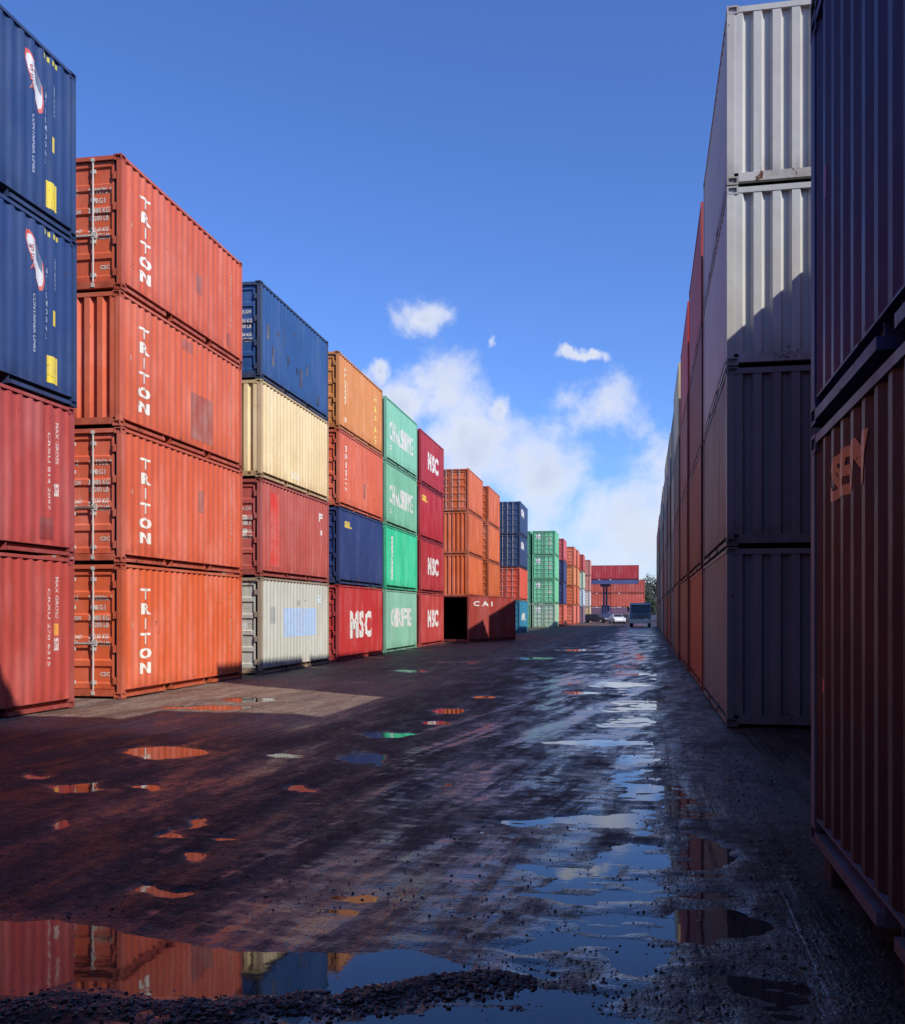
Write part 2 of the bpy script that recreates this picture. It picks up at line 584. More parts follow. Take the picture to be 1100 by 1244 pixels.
def ground_mat():
    m, nt, p, out = new_mat('wet_gravelly_ground')
    P = geo_pos(nt)
    sep = nt.nodes.new('ShaderNodeSeparateXYZ')
    nt.links.new(P, sep.inputs[0])
    x, y, z = sep.outputs
    n_b = noise(nt, P, 0.35, 4, 0.55)
    n_m = noise(nt, vscale(nt, P, (2.6, 0.7, 1)), 1.0, 6, 0.68)
    n_f = noise(nt, P, 38.0, 4, 0.7)
    n_g = noise(nt, P, 9.0, 5, 0.7)
    col = mix_rgb(nt, smooth(nt, n_m, 0.35, 0.7), (0.022, 0.016, 0.016), (0.062, 0.048, 0.046))
    col = mix_rgb(nt, smooth(nt, n_b, 0.4, 0.7, 0, 0.5), col, (0.060, 0.040, 0.032))
    # pale, clayey hardstanding by the left stacks, sunlit strip painted into its colour
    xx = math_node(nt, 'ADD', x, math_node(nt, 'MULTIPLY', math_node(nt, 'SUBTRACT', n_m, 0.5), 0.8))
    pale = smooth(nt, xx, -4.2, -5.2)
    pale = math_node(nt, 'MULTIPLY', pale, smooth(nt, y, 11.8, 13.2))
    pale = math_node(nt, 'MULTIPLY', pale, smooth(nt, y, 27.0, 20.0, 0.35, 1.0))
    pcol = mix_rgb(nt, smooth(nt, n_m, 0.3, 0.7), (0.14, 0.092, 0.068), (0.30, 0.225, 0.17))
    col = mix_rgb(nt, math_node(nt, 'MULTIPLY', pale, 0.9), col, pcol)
    rut = noise(nt, vscale(nt, P, (16.0, 0.30, 1)), 1.0, 4, 0.6, 0.6)
    tread = noise(nt, vscale(nt, P, (7.0, 22.0, 1)), 1.0, 2, 0.6)
    rutm = smooth(nt, noise(nt, vscale(nt, P, (1.3, 0.12, 1)), 1.0, 2, 0.5), 0.45, 0.6)
    col = mix_rgb(nt, math_node(nt, 'MULTIPLY', smooth(nt, rut, 0.45, 0.62), rutm), col, (0.45, 0.42, 0.42), 'MULTIPLY')
    col = mix_rgb(nt, smooth(nt, n_g, 0.52, 0.72, 0, 0.5), col, (0.095, 0.078, 0.070))
    col = mix_rgb(nt, smooth(nt, n_f, 0.55, 0.7, 0, 0.45), col, (0.018, 0.014, 0.013))
    vo = nt.nodes.new('ShaderNodeTexVoronoi')
    vo.inputs['Scale'].default_value = 46.0
    nt.links.new(vscale(nt, P, (1, 1, 1)), vo.inputs['Vector'])
    sv = nt.nodes.new('ShaderNodeSeparateColor')
    nt.links.new(vo.outputs['Color'], sv.inputs[0])
    gr = smooth(nt, sv.outputs[0], 0.0, 1.0, 0.55, 1.5)
    cg = nt.nodes.new('ShaderNodeCombineColor')
    for q in range(3):
        nt.links.new(gr, cg.inputs[q])
    col = mix_rgb(nt, 0.75, col, cg.outputs[0], 'MULTIPLY')
    # ground close to the water line is darker: soaked
    wet = smooth(nt, z, 0.016, 0.003)
    dk = mix_rgb(nt, 1.0, col, (0.55, 0.52, 0.52), 'MULTIPLY')
    col = mix_rgb(nt, wet, col, dk)
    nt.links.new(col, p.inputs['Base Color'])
    rg = smooth(nt, math_node(nt, 'ADD', math_node(nt, 'MULTIPLY', n_m, 0.6), math_node(nt, 'MULTIPLY', n_g, 0.4)), 0.38, 0.62, 0.42, 0.85)
    rg = math_node(nt, 'SUBTRACT', rg, math_node(nt, 'MULTIPLY', wet, 0.24), clamp=True)
    # thin films of water left in the wheel tracks, drawn out along the aisle
    rot = nt.nodes.new('ShaderNodeVectorRotate')
    rot.rotation_type = 'Z_AXIS'
    rot.inputs['Angle'].default_value = 0.16
    nt.links.new(P, rot.inputs['Vector'])
    f1 = noise(nt, vscale(nt, rot.outputs[0], (2.4, 0.30, 1)), 1.0, 5, 0.66, 0.4)
    f2 = noise(nt, vscale(nt, P, (3.2, 7.0, 1)), 1.0, 5, 0.7)
    f3 = noise(nt, P, 0.28, 3, 0.5)
    fx = smooth(nt, math_node(nt, 'ABSOLUTE', math_node(nt, 'ADD', x, 0.9)), 3.8, 0.5, -0.06, 0.14)
    film = math_node(nt, 'ADD', math_node(nt, 'ADD', math_node(nt, 'MULTIPLY', f1, 0.55), math_node(nt, 'MULTIPLY', f2, 0.35)),
                     math_node(nt, 'ADD', math_node(nt, 'MULTIPLY', f3, 0.25), fx))
    film = smooth(nt, film, 0.655, 0.77)
    film = math_node(nt, 'MULTIPLY', film, smooth(nt, z, 0.045, 0.02, 0.35, 1.0))
    rgm = nt.nodes.new('ShaderNodeMix')
    rgm.data_type = 'FLOAT'
    nt.links.new(film, rgm.inputs[0])
    nt.links.new(rg, rgm.inputs[2])
    rgm.inputs[3].default_value = 0.17
    rg = rgm.outputs[0]
    nt.links.new(rg, p.inputs['Roughness'])
    nt.links.new(math_node(nt, 'ADD', smooth(nt, z, 0.022, 0.006, 0.16, 0.5), math_node(nt, 'MULTIPLY', film, 0.5)), p.inputs['Specular IOR Level'])
    b = nt.nodes.new('ShaderNodeBump')
    bh = None
    b.inputs['Distance'].default_value = 0.02
    nt.links.new(math_node(nt, 'SUBTRACT', 0.9, math_node(nt, 'MULTIPLY', film, 0.72)), b.inputs['Strength'])
    bh = math_node(nt, 'ADD', math_node(nt, 'MULTIPLY', n_f, 0.40), math_node(nt, 'ADD', math_node(nt, 'MULTIPLY', n_g, 0.8), n_m))
    bh = math_node(nt, 'SUBTRACT', bh, math_node(nt, 'MULTIPLY', vo.outputs['Distance'], math_node(nt, 'MULTIPLY', sv.outputs[1], 0.5)))
    bh = math_node(nt, 'ADD', bh, math_node(nt, 'MULTIPLY', rutm, math_node(nt, 'ADD', math_node(nt, 'MULTIPLY', rut, 1.3), math_node(nt, 'MULTIPLY', tread, 0.5))))
    nt.links.new(bh, b.inputs['Height'])
    nt.links.new(b.outputs[0], p.inputs['Normal'])
    return m


gme = build_ground()
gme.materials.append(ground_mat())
go = link('ground', gme)
go['kind'] = 'structure'


def water_mat():
    m, nt, p, out = new_mat('rain_water')
    P = geo_pos(nt)
    p.inputs['Base Color'].default_value = (0.026, 0.021, 0.021, 1)
    p.inputs['Roughness'].default_value = 0.03
    p.inputs['IOR'].default_value = 1.55
    b = nt.nodes.new('ShaderNodeBump')
    b.inputs['Distance'].default_value = 0.0015
    b.inputs['Strength'].default_value = 0.25
    nt.links.new(noise(nt, P, 6.0, 2, 0.5), b.inputs['Height'])
    nt.links.new(b.outputs[0], p.inputs['Normal'])
    return m


wm = MB().poly([(-11.2, 2.4, 0), (3.9, 2.4, 0), (3.9, 140, 0), (-11.2, 140, 0)]).mesh('water', water_mat())
wo = link('water', wm)
wo['kind'] = 'structure'


# ------------------------------------------------------------------ containers
HW = 1.219
POST = 0.13
INS = 0.012                     # panel crest behind the post face
CORR_D = 0.027


def prof_side(t0, t1, flat=0.072, slope=0.066, depth=CORR_D, inner=None):
    inner = flat if inner is None else inner
    """corrugation break points (t, depth) between t0 and t1"""
    pitch = flat + inner + 2 * slope
    n = max(1, int((t1 - t0) / pitch))
    m = ((t1 - t0) - n * pitch + flat) / 2
    pts = [(t0, 0.0)]
    t = t0 + m
    for i in range(n):
        # after a crest flat: go in, flat, out
        if i > 0:
            t += flat
        if t + 2 * slope + inner > t1:
            break
        pts += [(t, 0.0), (t + slope, depth), (t + slope + inner, depth), (t + 2 * slope + inner, 0.0)]
        t += 2 * slope + inner
    pts.append((t1, 0.0))
    return pts


def dep(prof, t):
    for i in range(len(prof) - 1):
        a, b = prof[i], prof[i + 1]
        if a[0] <= t <= b[0]:
            k = (t - a[0]) / max(1e-9, b[0] - a[0])
            return a[1] + k * (b[1] - a[1])
    return 0.0


CACHE = {}


def casting_mb(cx, cy, cz):
    """corner casting with its oval holes sunk in; returns MB"""
    m = MB()
    sx, sy, sz = 0.162 / 2, 0.178 / 2, 0.118 / 2
    bm = bmesh.new()
    bmesh.ops.create_cube(bm, size=1.0)
    for v in bm.verts:
        v.co = Vector((v.co.x * 2 * sx, v.co.y * 2 * sy, v.co.z * 2 * sz))
    bmesh.ops.inset_individual(bm, faces=bm.faces[:], thickness=0.034, depth=0)
    for f in list(bm.faces):
        if f.calc_area() < 0.0099 and all(abs(v.co.x) < sx - 0.01 or abs(v.co.y) < sy - .01 for v in f.verts):
            pass
    inner = [f for f in bm.faces if all(len([1 for a, s_ in zip(v.co, (sx, sy, sz)) if abs(abs(a) - s_) < 1e-5]) == 1 for v in f.verts)]
    r = bmesh.ops.inset_individual(bm, faces=inner, thickness=0.0001, depth=0)
    for f in inner:
        nrm = f.normal.copy()
        for v in f.verts:
            v.co -= nrm * 0.03
    for v in bm.verts:
        m.v.append((v.co.x + cx, v.co.y + cy, v.co.z + cz))
    bm.verts.ensure_lookup_table()
    for f in bm.faces:
        m.f.append(tuple(v.index for v in f.verts))
    bm.free()
    return m


def cparts(L, H):
    """shared meshes of one container size; origin at centre of the base"""
    key = (L, H)
    if key in CACHE:
        return CACHE[key]
    h = L / 2
    D = {}
    zb, zt = 0.165, H - 0.065
    sp = prof_side(-h + POST, h - POST)
    for s, nm in ((1, 'sideR'), (-1, 'sideL')):
        m = MB()
        m.strip(sp, lambda q: (s * (HW - INS - q[1]), q[0], zb), lambda q: (s * (HW - INS - q[1]), q[0], zt))
        D[nm] = m.mesh('side_panel', PAINT, fix=False)
        r = MB()
        # bottom side rail: web set back, lower lip standing out, broken by two fork pockets
        spans = [(-h + 0.178, -1.17), (-0.83, 0.83), (1.17, h - 0.178)]
        xa, xb = sorted((s * (HW - 0.105), s * (HW - 0.095)))
        for a, b in spans:
            r.box(xa, xb, a, b, 0.017, zb)
            xc, xd = sorted((s * (HW - 0.095), s * (HW + 0.003)))
            r.box(xc, xd, a, b, 0.020, 0.082)
        xc, xd = sorted((s * (HW - 0.095), s * (HW - 0.006)))
        r.box(xc, xd, -h + 0.178, h - 0.178, zb - 0.008, zb + 0.006)
        # fork pocket cheeks
        for c in (-1.0, 1.0):
            for e in (-0.17, 0.16):
                r.box(*(sorted((s * (HW - 0.4), s * (HW - 0.03)))), c + e, c + e + 0.01, 0.017, zb - 0.022)
        D['railR' if s > 0 else 'railL'] = r.mesh('bottom_rail', FRAMEP)
        t = MB()
        t.box(*(sorted((s * (HW - 0.07), s * HW))), -h + 0.178, h - 0.178, zt, H - 0.012)
        D['topR' if s > 0 else 'topL'] = t.mesh('top_rail', FRAMEP)
    ep = prof_side(-HW + 0.10, HW - 0.10, 0.110, 0.036, 0.066, 0.082)
    m = MB()
    m.strip(ep, lambda q: (q[0], -(h - INS - q[1]), zb), lambda q: (q[0], -(h - INS - q[1]), zt - 0.03))
    D['endp'] = m.mesh('end_panel', PAINT, fix=False)
    D['ep'] = ep
    D['sp'] = sp
    e = MB()
    e.box(-HW + 0.162, HW - 0.162, -h + 0.004, -h + 0.09, 0.04, zb + 0.003)
    D['sill'] = e.mesh('end_sill', FRAMEP)
    e = MB()
    e.box(-HW + 0.162, HW - 0.162, -h + 0.004, -h + 0.09, zt - 0.035, H - 0.02)
    D['head'] = e.mesh('end_header', FRAMEP)
    # roof with shallow cross corrugations, and the floor
    m = MB()
    rp = prof_side(-h + 0.09, h - 0.09, 0.09, 0.05, 0.02)
    m.strip(rp, lambda q: (-HW + 0.03, q[0], H - 0.022 - q[1]), lambda q: (HW - 0.03, q[0], H - 0.022 - q[1]))
    D['roof'] = m.mesh('roof', PAINT, fix=False)
    m = MB().box(-HW + 0.07, HW - 0.07, -h + 0.09, h - 0.09, 0.13, 0.155)
    D['floor'] = m.mesh('floor', FRAMEP)
    # posts and castings
    m = MB()
    m.extrude([(HW, -h), (HW, -h + POST), (HW - 0.05, -h + POST), (HW - 0.05, -h + 0.045), (HW - 0.10, -h + 0.045), (HW - 0.10, -h)], 2, 0.118, H - 0.118)
    D['post'] = m.mesh('corner_post', FRAMEP)
    D['cast_lo'] = casting_mb(HW - 0.081 + 0.0025, -h + 0.089 - 0.0025, 0.059).mesh('corner_casting', FRAMEP, fix=False)
    D['cast_hi'] = casting_mb(HW - 0.081 + 0.0025, -h + 0.089 - 0.0025, H - 0.059).mesh('corner_casting', FRAMEP, fix=False)
    # joined frame for boxes far away
    fr = MB()
    for a in (1, -1):
        for b in (1, -1):
            xs = sorted((a * HW, a * (HW - 0.10)))
            ys = sorted((b * h, b * (h - POST)))
            fr.box(xs[0], xs[1], ys[0], ys[1], 0.118, H - 0.118)
            xs = sorted((a * (HW + .003), a * (HW - 0.16)))
            ys = sorted((b * (h + .003), b * (h - 0.178)))
            fr.box(xs[0], xs[1], ys[0], ys[1], 0.0, 0.118)
            fr.box(xs[0], xs[1], ys[0], ys[1], H - 0.118, H)
    for a in (1, -1):
        for y0, y1 in ((-h + 0.178, -1.17), (-0.83, 0.83), (1.17, h - 0.178)):
            xs = sorted((a * (HW - 0.125), a * (HW - 0.115)))
            fr.box(xs[0], xs[1], y0, y1, 0.02, zb + 0.004)
            xs = sorted((a * (HW - 0.115), a * (HW - 0.01)))
            fr.box(xs[0], xs[1], y0, y1, 0.02, 0.075)
        xs = sorted((a * (HW - 0.115), a * (HW - 0.02)))
        fr.box(xs[0], xs[1], -h + 0.178, h - 0.178, zb - 0.006, zb + 0.005)
        xs = sorted((a * (HW - 0.07), a * HW))
        fr.box(xs[0], xs[1], -h + 0.178, h - 0.178, zt, H - 0.012)
        ys = sorted((a * (h - 0.004), a * (h - 0.09)))
        fr.box(-HW + 0.16, HW - 0.16, ys[0], ys[1], 0.04, zb)
        fr.box(-HW + 0.16, HW - 0.16, ys[0], ys[1], zt - 0.035, H - 0.02)
    D['frame'] = fr.mesh('frame', FRAMEP)
    # door leaf (right hand); horizontal pressings
    z0, z1 = zb + 0.015, zt - 0.045
    dp = []
    nb = 5
    span = (z1 - z0 - 0.10) / nb
    dp.append((z0, 0.0))
    for i in range(nb):
        a = z0 + 0.05 + i * span
        dp += [(a + 0.05, 0.0), (a + 0.085, 0.034), (a + span - 0.085, 0.034), (a + span - 0.05, 0.0)]
    dp.append((z1, 0.0))
    D['dp'] = dp
    yd = -h + 0.050
    for s, nm in ((1, 'doorR'), (-1, 'doorL')):
        m = MB()
        xa, xb = 0.075 * s, (HW - 0.175) * s
        m.strip(dp, lambda q: (xa, yd + q[1], q[0]), lambda q: (xb, yd + q[1], q[0]))
        for c in (xa, xb):
            m.box(min(c, c - s * 0.05 if c == xb else c + s * -0.05), max(c, c - s * 0.05 if c == xb else c + s * -0.05), yd - 0.004, yd + 0.04, z0, z1)
        D[nm] = m.mesh('door', PAINT, fix=False)
    D['yd'] = yd
    m = MB()
    for s in (1, -1):
        a, b = sorted((s * (HW - 0.172), s * (HW - 0.105)))
        m.box(a, b, yd - 0.002, yd + 0.03, z0 - 0.01, z1 + 0.01)
    m.box(-0.012, 0.012, yd - 0.006, yd + 0.03, z0, z1)
    D['gasket'] = m.mesh('door_gasket', RUBBER)
    m = MB().cyl((0, yd - 0.035, 0.085), (0, yd - 0.035, H - 0.07), 0.018, n=8)
    for z in (0.30, 0.95, 1.75, H - 0.30):
        m.box(-0.05, 0.05, yd - 0.03, yd + 0.0, z - 0.035, z + 0.035)
    m.box(-0.035, 0.035, yd - 0.06, yd - 0.012, 0.06, 0.13)
    m.box(-0.035, 0.035, yd - 0.06, yd - 0.012, H - 0.12, H - 0.055)
    D['rod'] = m.mesh('lock_rod', PAINT)
    m = MB().box(-0.02, 0.46, yd - 0.062, yd - 0.045, 1.04, 1.075)
    m.box(0.40, 0.50, yd - 0.05, yd - 0.0, 1.0, 1.12)
    D['handle'] = m.mesh('handle', PAINT)
    m = MB()
    for z in (0.34, 0.95, 1.6, H - 0.4):
        m.box(HW - 0.19, HW - 0.09, -h + 0.012, -h + 0.042, z - 0.07, z + 0.07)
    D['hinge'] = m.mesh('hinge', FRAMEP)
    CACHE[key] = D
    return D


TEXTC = {}


def text_polys(s, bold=0.0, spacing=1.0, line=1.0, align='LEFT'):
    key = (s, bold, spacing, line, align)
    if key in TEXTC:
        return TEXTC[key]
    cu = bpy.data.curves.new('t', 'FONT')
    cu.body = s
    cu.size = 1.0
    cu.resolution_u = 2
    cu.offset = bold
    cu.space_character = spacing
    cu.space_line = line
    cu.align_x = align
    cu.align_y = 'TOP'
    o = bpy.data.objects.new('t', cu)
    COL.objects.link(o)
    dg = bpy.context.evaluated_depsgraph_get()
    me = bpy.data.meshes.new_from_object(o.evaluated_get(dg))
    vs = [tuple(v.co) for v in me.vertices]
    fs = [tuple(p.vertices) for p in me.polygons]
    bpy.data.objects.remove(o)
    bpy.data.meshes.remove(me)
    bpy.data.curves.remove(cu)
    if vs:
        x0 = min(v[0] for v in vs)
        x1 = max(v[0] for v in vs)
        y0 = min(v[1] for v in vs)
        y1 = max(v[1] for v in vs)
        vs = [((v[0] - x0) / (x1 - x0), (v[1] - y0) / (y1 - y0)) for v in vs]
    TEXTC[key] = (vs, fs)
    return TEXTC[key]


def decal(parent, name, vs, fs, face, rect, color, L, H, lift=0.004, label=None, shear=0.0, rot90=False):
    """flat print laid onto the corrugated steel. vs in 0..1; rect=(a0,a1,z0,z1): a is reading direction
    measured from the LEFT end of that face as seen from outside. face: R(+X) L(-X) F(-Y end)"""
    D = cparts(L, H)
    a0, a1, z0, z1 = rect
    bm = bmesh.new()
    vv = []
    for (x, y) in vs:
        if rot90:
            x, y = y, 1 - x
        vv.append(bm.verts.new((a0 + (a1 - a0) * x + shear * y, z0 + (z1 - z0) * y, 0)))
    for f in fs:
        try:
            bm.faces.new([vv[i] for i in f])
        except ValueError:
            pass
    if face in 'RL':
        prof = [(t + L / 2, d) for t, d in D['sp']]
        if face == 'L':
            prof = [(L - t, d) for t, d in reversed(prof)]
    elif face == 'F':
        prof = [(t + HW, d) for t, d in D['ep']]
    else:
        prof = None
    if prof:
        lo = min(v.co.x for v in bm.verts)
        hi = max(v.co.x for v in bm.verts)
        for t, d in prof:
            if lo < t < hi:
                bmesh.ops.bisect_plane(bm, geom=bm.verts[:] + bm.edges[:] + bm.faces[:], plane_co=(t, 0, 0), plane_no=(1, 0, 0))
    else:
        for t, d in D['dp']:
            bmesh.ops.bisect_plane(bm, geom=bm.verts[:] + bm.edges[:] + bm.faces[:], plane_co=(0, t, 0), plane_no=(0, 1, 0))
    for v in bm.verts:
        a, z = v.co.x, v.co.y
        if face == 'R':
            v.co = (HW - INS - dep(prof, a) + lift, a - L / 2, z)
        elif face == 'L':
            v.co = (-(HW - INS - dep(prof, a) + lift), L / 2 - a, z)
        elif face == 'F':
            v.co = (a - HW, -(L / 2 - INS - dep(prof, a) + lift), z)
        else:
            v.co = (a - HW, D['yd'] + dep(D['dp'], z) - lift, z)
    me = bpy.data.meshes.new(name)
    bm.to_mesh(me)
    bm.free()
    me.materials.append(PRINT)
    o = link(name, me, parent, color)
    if label:
        o['label'] = label
    return o


SQ = ([(0, 0), (1, 0), (1, 1), (0, 1)], [(0, 1, 2, 3)])
WHITE = (0.72, 0.70, 0.66)


def jit(c, k=0.06):
    f = 1 + rnd.uniform(-k, k)
    return tuple(max(0.004, x * f * (1 + rnd.uniform(-k, k) * 0.4)) for x in c)


def container(cx, cy, z, color, label, L=6.058, H=2.591, rz=0.0, door=None, detail=2, group=None, frame_color=None, rust_posts=True):
    """door: 'near' puts the doors at the -Y end, 'far' at +Y, None no doors in view.  detail 0 far,1 middle,2 near"""
    D = cparts(L, H)
    c = jit(color)
    t = thing('shipping_container', label, 'container', (cx, cy, z), rz, group)
    fc = frame_color or tuple(0.82 * x + 0.012 for x in c)
    link('side_panel', D['sideR'], t, c)
    link('side_panel', D['sideL'], t, c)
    link('roof', D['roof'], t, c)
    link('floor', D['floor'], t, (0.05, 0.04, 0.035))
    ends = {'near': 0.0, 'far': math.pi}
    for e, a in ends.items():
        if door == e:
            lf = [link('door', D['doorR'], t, c, None, a), link('door', D['doorL'], t, c, None, a)]
            link('door_gasket', D['gasket'], t, None, None, a)
            if detail >= 1 and e == 'near':
                for i, x in enumerate((0.62, 0.19, -0.19, -0.62)):
                    lr = link('lock_rod', D['rod'], lf[0 if x > 0 else 1], (0.55, 0.52, 0.48) if detail == 2 else (0.4, 0.36, 0.33), (x, 0, 0))
                if detail == 2:
                    for x, q in ((0.62, -1), (0.19, 1), (-0.19, -1), (-0.62, 1)):
                        hd = link('handle', D['handle'], lf[0 if x > 0 else 1], (0.45, 0.42, 0.38), (x, 0, 0))
                        if q < 0:
                            hd.scale = (-1, 1, 1)
                    link('hinge', D['hinge'], lf[0], fc)
                    hh = link('hinge', D['hinge'], lf[1], fc)
                    hh.scale = (-1, 1, 1)
        else:
            link('end_panel', D['endp'], t, c, None, a)
    if detail == 2:
        for k, (sx, sy) in enumerate(((1, 1), (-1, 1), (1, -1), (-1, -1))):
            pc = jit(fc, 0.1)
            for nm, key in (('corner_post', 'post'), ('corner_casting', 'cast_lo'), ('corner_casting', 'cast_hi')):
                o = link(nm, D[key], t, pc if nm == 'corner_post' else jit(tuple(x * 0.8 for x in fc), 0.15))
                o.scale = (sx, sy, 1)
        for key, nm in (('railR', 'bottom_rail'), ('railL', 'bottom_rail'), ('topR', 'top_rail'), ('topL', 'top_rail')):
            link(nm, D[key], t, fc)
        for a in (0, math.pi):
            link('end_sill', D['sill'], t, fc, None, a)
            link('end_header', D['head'], t, fc, None, a)
    else:
        link('frame', D['frame'], t, fc)
    t['_L'] = L
    t['_H'] = H
    return t


def door_print(t, rows, color=(0.66, 0.60, 0.54)):
    L, H = t['_L'], t['_H']
    for (txt, a0, a1, z0, z1) in rows:
        vs, fs = text_polys(txt, 0.03)
        decal(t, 'door_lettering', vs, fs, 'D', (a0, a1, z0, z1), color, L, H, 0.006)


def text_on(t, name, s, face, rect, color=WHITE, bold=0.04, spacing=1.0, line=1.0, shear=0.0, align='LEFT', rot90=False, lift=0.004):
    vs, fs = text_polys(s, bold, spacing, line, align)
    return decal(t, name, vs, fs, face, rect, color, t['_L'], t['_H'], lift, None, shear, rot90)


def patch_on(t, name, face, rect, color, lift=0.0025, poly=None, label=None):
    vs, fs = (poly, [tuple(range(len(poly)))]) if poly else SQ
    return decal(t, name, vs, fs, face, rect, color, t['_L'], t['_H'], lift, label)


# colours (surface albedo)
ORANGE_RED = (0.62, 0.115, 0.052)
SALMON = (0.62, 0.13, 0.060)
CRIMSON = (0.42, 0.045, 0.042)
NAVY = (0.028, 0.060, 0.165)
BLUE = (0.030, 0.090, 0.25)
CREAM = (0.76, 0.62, 0.34)
PALEGREY = (0.52, 0.55, 0.47)
YELORANGE = (0.62, 0.24, 0.07)
MSC_RED = (0.48, 0.035, 0.035)
DARKRED = (0.27, 0.020, 0.024)
GREEN = (0.16, 0.50, 0.31)
BRIGHTGREEN = (0.045, 0.56, 0.30)
ORANGE = (0.60, 0.13, 0.040)
GREY = (0.53, 0.53, 0.50)
MAROON = (0.13, 0.022, 0.026)
TEAL = (0.03, 0.22, 0.36)
BEIGE = (0.42, 0.35, 0.24)
BROWN = (0.16, 0.075, 0.055)
SLATE = (0.15, 0.16, 0.17)
YAW = R(1.2)                     # the left row runs a degree off the right one


def place_left(xn, yn, lv, specs, L=6.058, yaw=YAW, z0=0.03, group=None):
    """stack on the left: xn,yn = near, road-side bottom corner; specs bottom to top"""
    z = z0
    out = []
    for i, sp in enumerate(specs):
        H = sp.get('H', 2.591)
        LL = sp.get('L', L)
        jx = rnd.uniform(-0.02, 0.02)
        jy = rnd.uniform(-0.03, 0.03)
        dx = xn + jx
        dy = yn + jy + sp.get('dy', 0)
        c, s = math.cos(yaw), math.sin(yaw)
        lx, ly = -HW, LL / 2
        out.append(container(dx + lx * c - ly * s, dy + lx * s + ly * c, z, sp['c'], sp['label'], LL, H, yaw + rnd.uniform(-.002, .002),
                             sp.get('door'), lv, group or 'containers stacked along the sunlit left row', sp.get('fc')))
        z += H + 0.022
    return out


LV = ['at the bottom of', 'second from the ground in', 'third from the ground in', 'on top of']


def labs(look, stack):
    return ['%s %s %s' % (look[i], LV[i], stack) for i in range(len(look))]


# ---- L0 blue over crimson, cut by the left edge
lb = labs(['crimson container with orange sticker', 'crimson container with dark repaint patch', 'navy container with angular logo', 'navy container with angular logo'], 'the nearest left stack')
L0 = place_left(-9.74, 9.62, 2, [dict(c=(0.47, 0.075, 0.060), label=lb[0]), dict(c=(0.42, 0.068, 0.062), label=lb[1]),
                                 dict(c=NAVY, H=2.896, label=lb[2]), dict(c=NAVY, H=2.896, label=lb[3])], yaw=R(0.6))
for t in L0[2:]:
    logo = [(0.0, .86), (.06, .98), (.22, 1.0), (.62, .80), (.92, .50), (1.0, .20), (.92, .03), (.78, 0), (.40, .40)]
    patch_on(t, 'logo_outline', 'R', (4.62, 5.12, 1.72, 2.62), (0.62, 0.10, 0.07), 0.003, logo)
    patch_on(t, 'logo_field', 'R', (4.66, 5.08, 1.78, 2.56), (0.62, 0.64, 0.68), 0.005, logo)
    patch_on(t, 'logo_inset', 'R', (4.82, 5.05, 1.95, 2.48), (0.05, 0.12, 0.22), 0.007, [(0, 1.0), (.5, .86), (1.0, .5), (1, .12), (.5, .45)])
    text_on(t, 'logo_lettering', 'S\nE\nA', 'R', (4.74, 4.86, 2.0, 2.40), (0.45, 0.08, 0.07), 0.01, line=1.0, lift=0.009)
    text_on(t, 'side_lettering', 'I\nN\nT\nE\nR\nM\nO\nD\nA\nL', 'R', (5.16, 5.24, 0.98, 2.30), (0.45, 0.52, 0.66), 0.015, line=1.0)
    text_on(t, 'side_lettering', 'CONTAINER LINES', 'R', (4.80, 4.88, 0.66, 1.62), (0.42, 0.48, 0.64), 0.02, rot90=True)
    text_on(t, 'side_lettering', 'TCKU 284610 5', 'R', (5.40, 5.46, 1.85, 2.40), (0.42, 0.48, 0.64), 0.02, rot90=True)
    patch_on(t, 'yellow_plate', 'R', (5.22, 5.52, 0.27, 0.72), (0.78, 0.60, 0.03))
    patch_on(t, 'yellow_plate', 'R', (5.36, 5.45, 1.24, 1.50), (0.72, 0.55, 0.04))
    for k in range(4):
        patch_on(t, 'hazard_mark', 'R', (5.12 + k * 0.12, 5.18 + k * 0.12, 2.70, 2.78), (0.55, 0.50, 0.05))
for t in L0[:2]:
    text_on(t, 'side_lettering', 'CRXU 270 6315' if t is L0[0] else 'CRXU 814 2097', 'R', (5.30, 5.35, 0.75, 2.05), (0.66, 0.52, 0.48), 0.01, rot90=True)
    text_on(t, 'side_lettering', '22G1', 'R', (5.50, 5.60, 1.0, 1.22), WHITE)
    text_on(t, 'side_lettering', 'MAX GROSS', 'R', (5.54, 5.60, 1.55, 2.25), (0.6, 0.45, 0.42), 0.02, rot90=True)
patch_on(L0[0], 'orange_sticker', 'R', (5.50, 5.60, 1.26, 1.46), (0.75, 0.30, 0.02))
patch_on(L0[1], 'repaint_patch', 'R', (5.05, 5.45, 0.25, 0.62), (0.26, 0.035, 0.035))

# ---- L1 four orange-red boxes with vertical lettering
lb = labs(['orange-red container, shaded at its far foot,', 'orange-red container with small dark patch',
           'orange-red container with large dark patch', 'orange-red container against the sky,'], 'the second left stack')
L1 = place_left(-9.85, 17.3, 2, [dict(c=(0.66, 0.125, 0.048), label=lb[0], door='near'), dict(c=(0.63, 0.125, 0.060), label=lb[1], door='near'),
                                 dict(c=SALMON, label=lb[2], door='far'), dict(c=(0.60, 0.115, 0.052), label=lb[3], door='near')])
NUM = ['238806 1', '417352 9', '560218 4', '239970 6']
for k, t in enumerate(L1):
    text_on(t, 'side_lettering', 'T\nR\nI\nT\nO\nN', 'R', (0.76, 1.24, 0.42, 2.13), (0.80, 0.77, 0.68), 0.04, line=1.02, align='CENTER')
    text_on(t, 'side_lettering', 'TRLU ' + NUM[k], 'R', (5.33, 5.39, 0.75, 2.1), (0.60, 0.38, 0.28), 0.02, rot90=True)
    patch_on(t, 'paint_chip', 'R', (0.42, 0.50, 1.35, 1.45), (0.65, 0.45, 0.35))
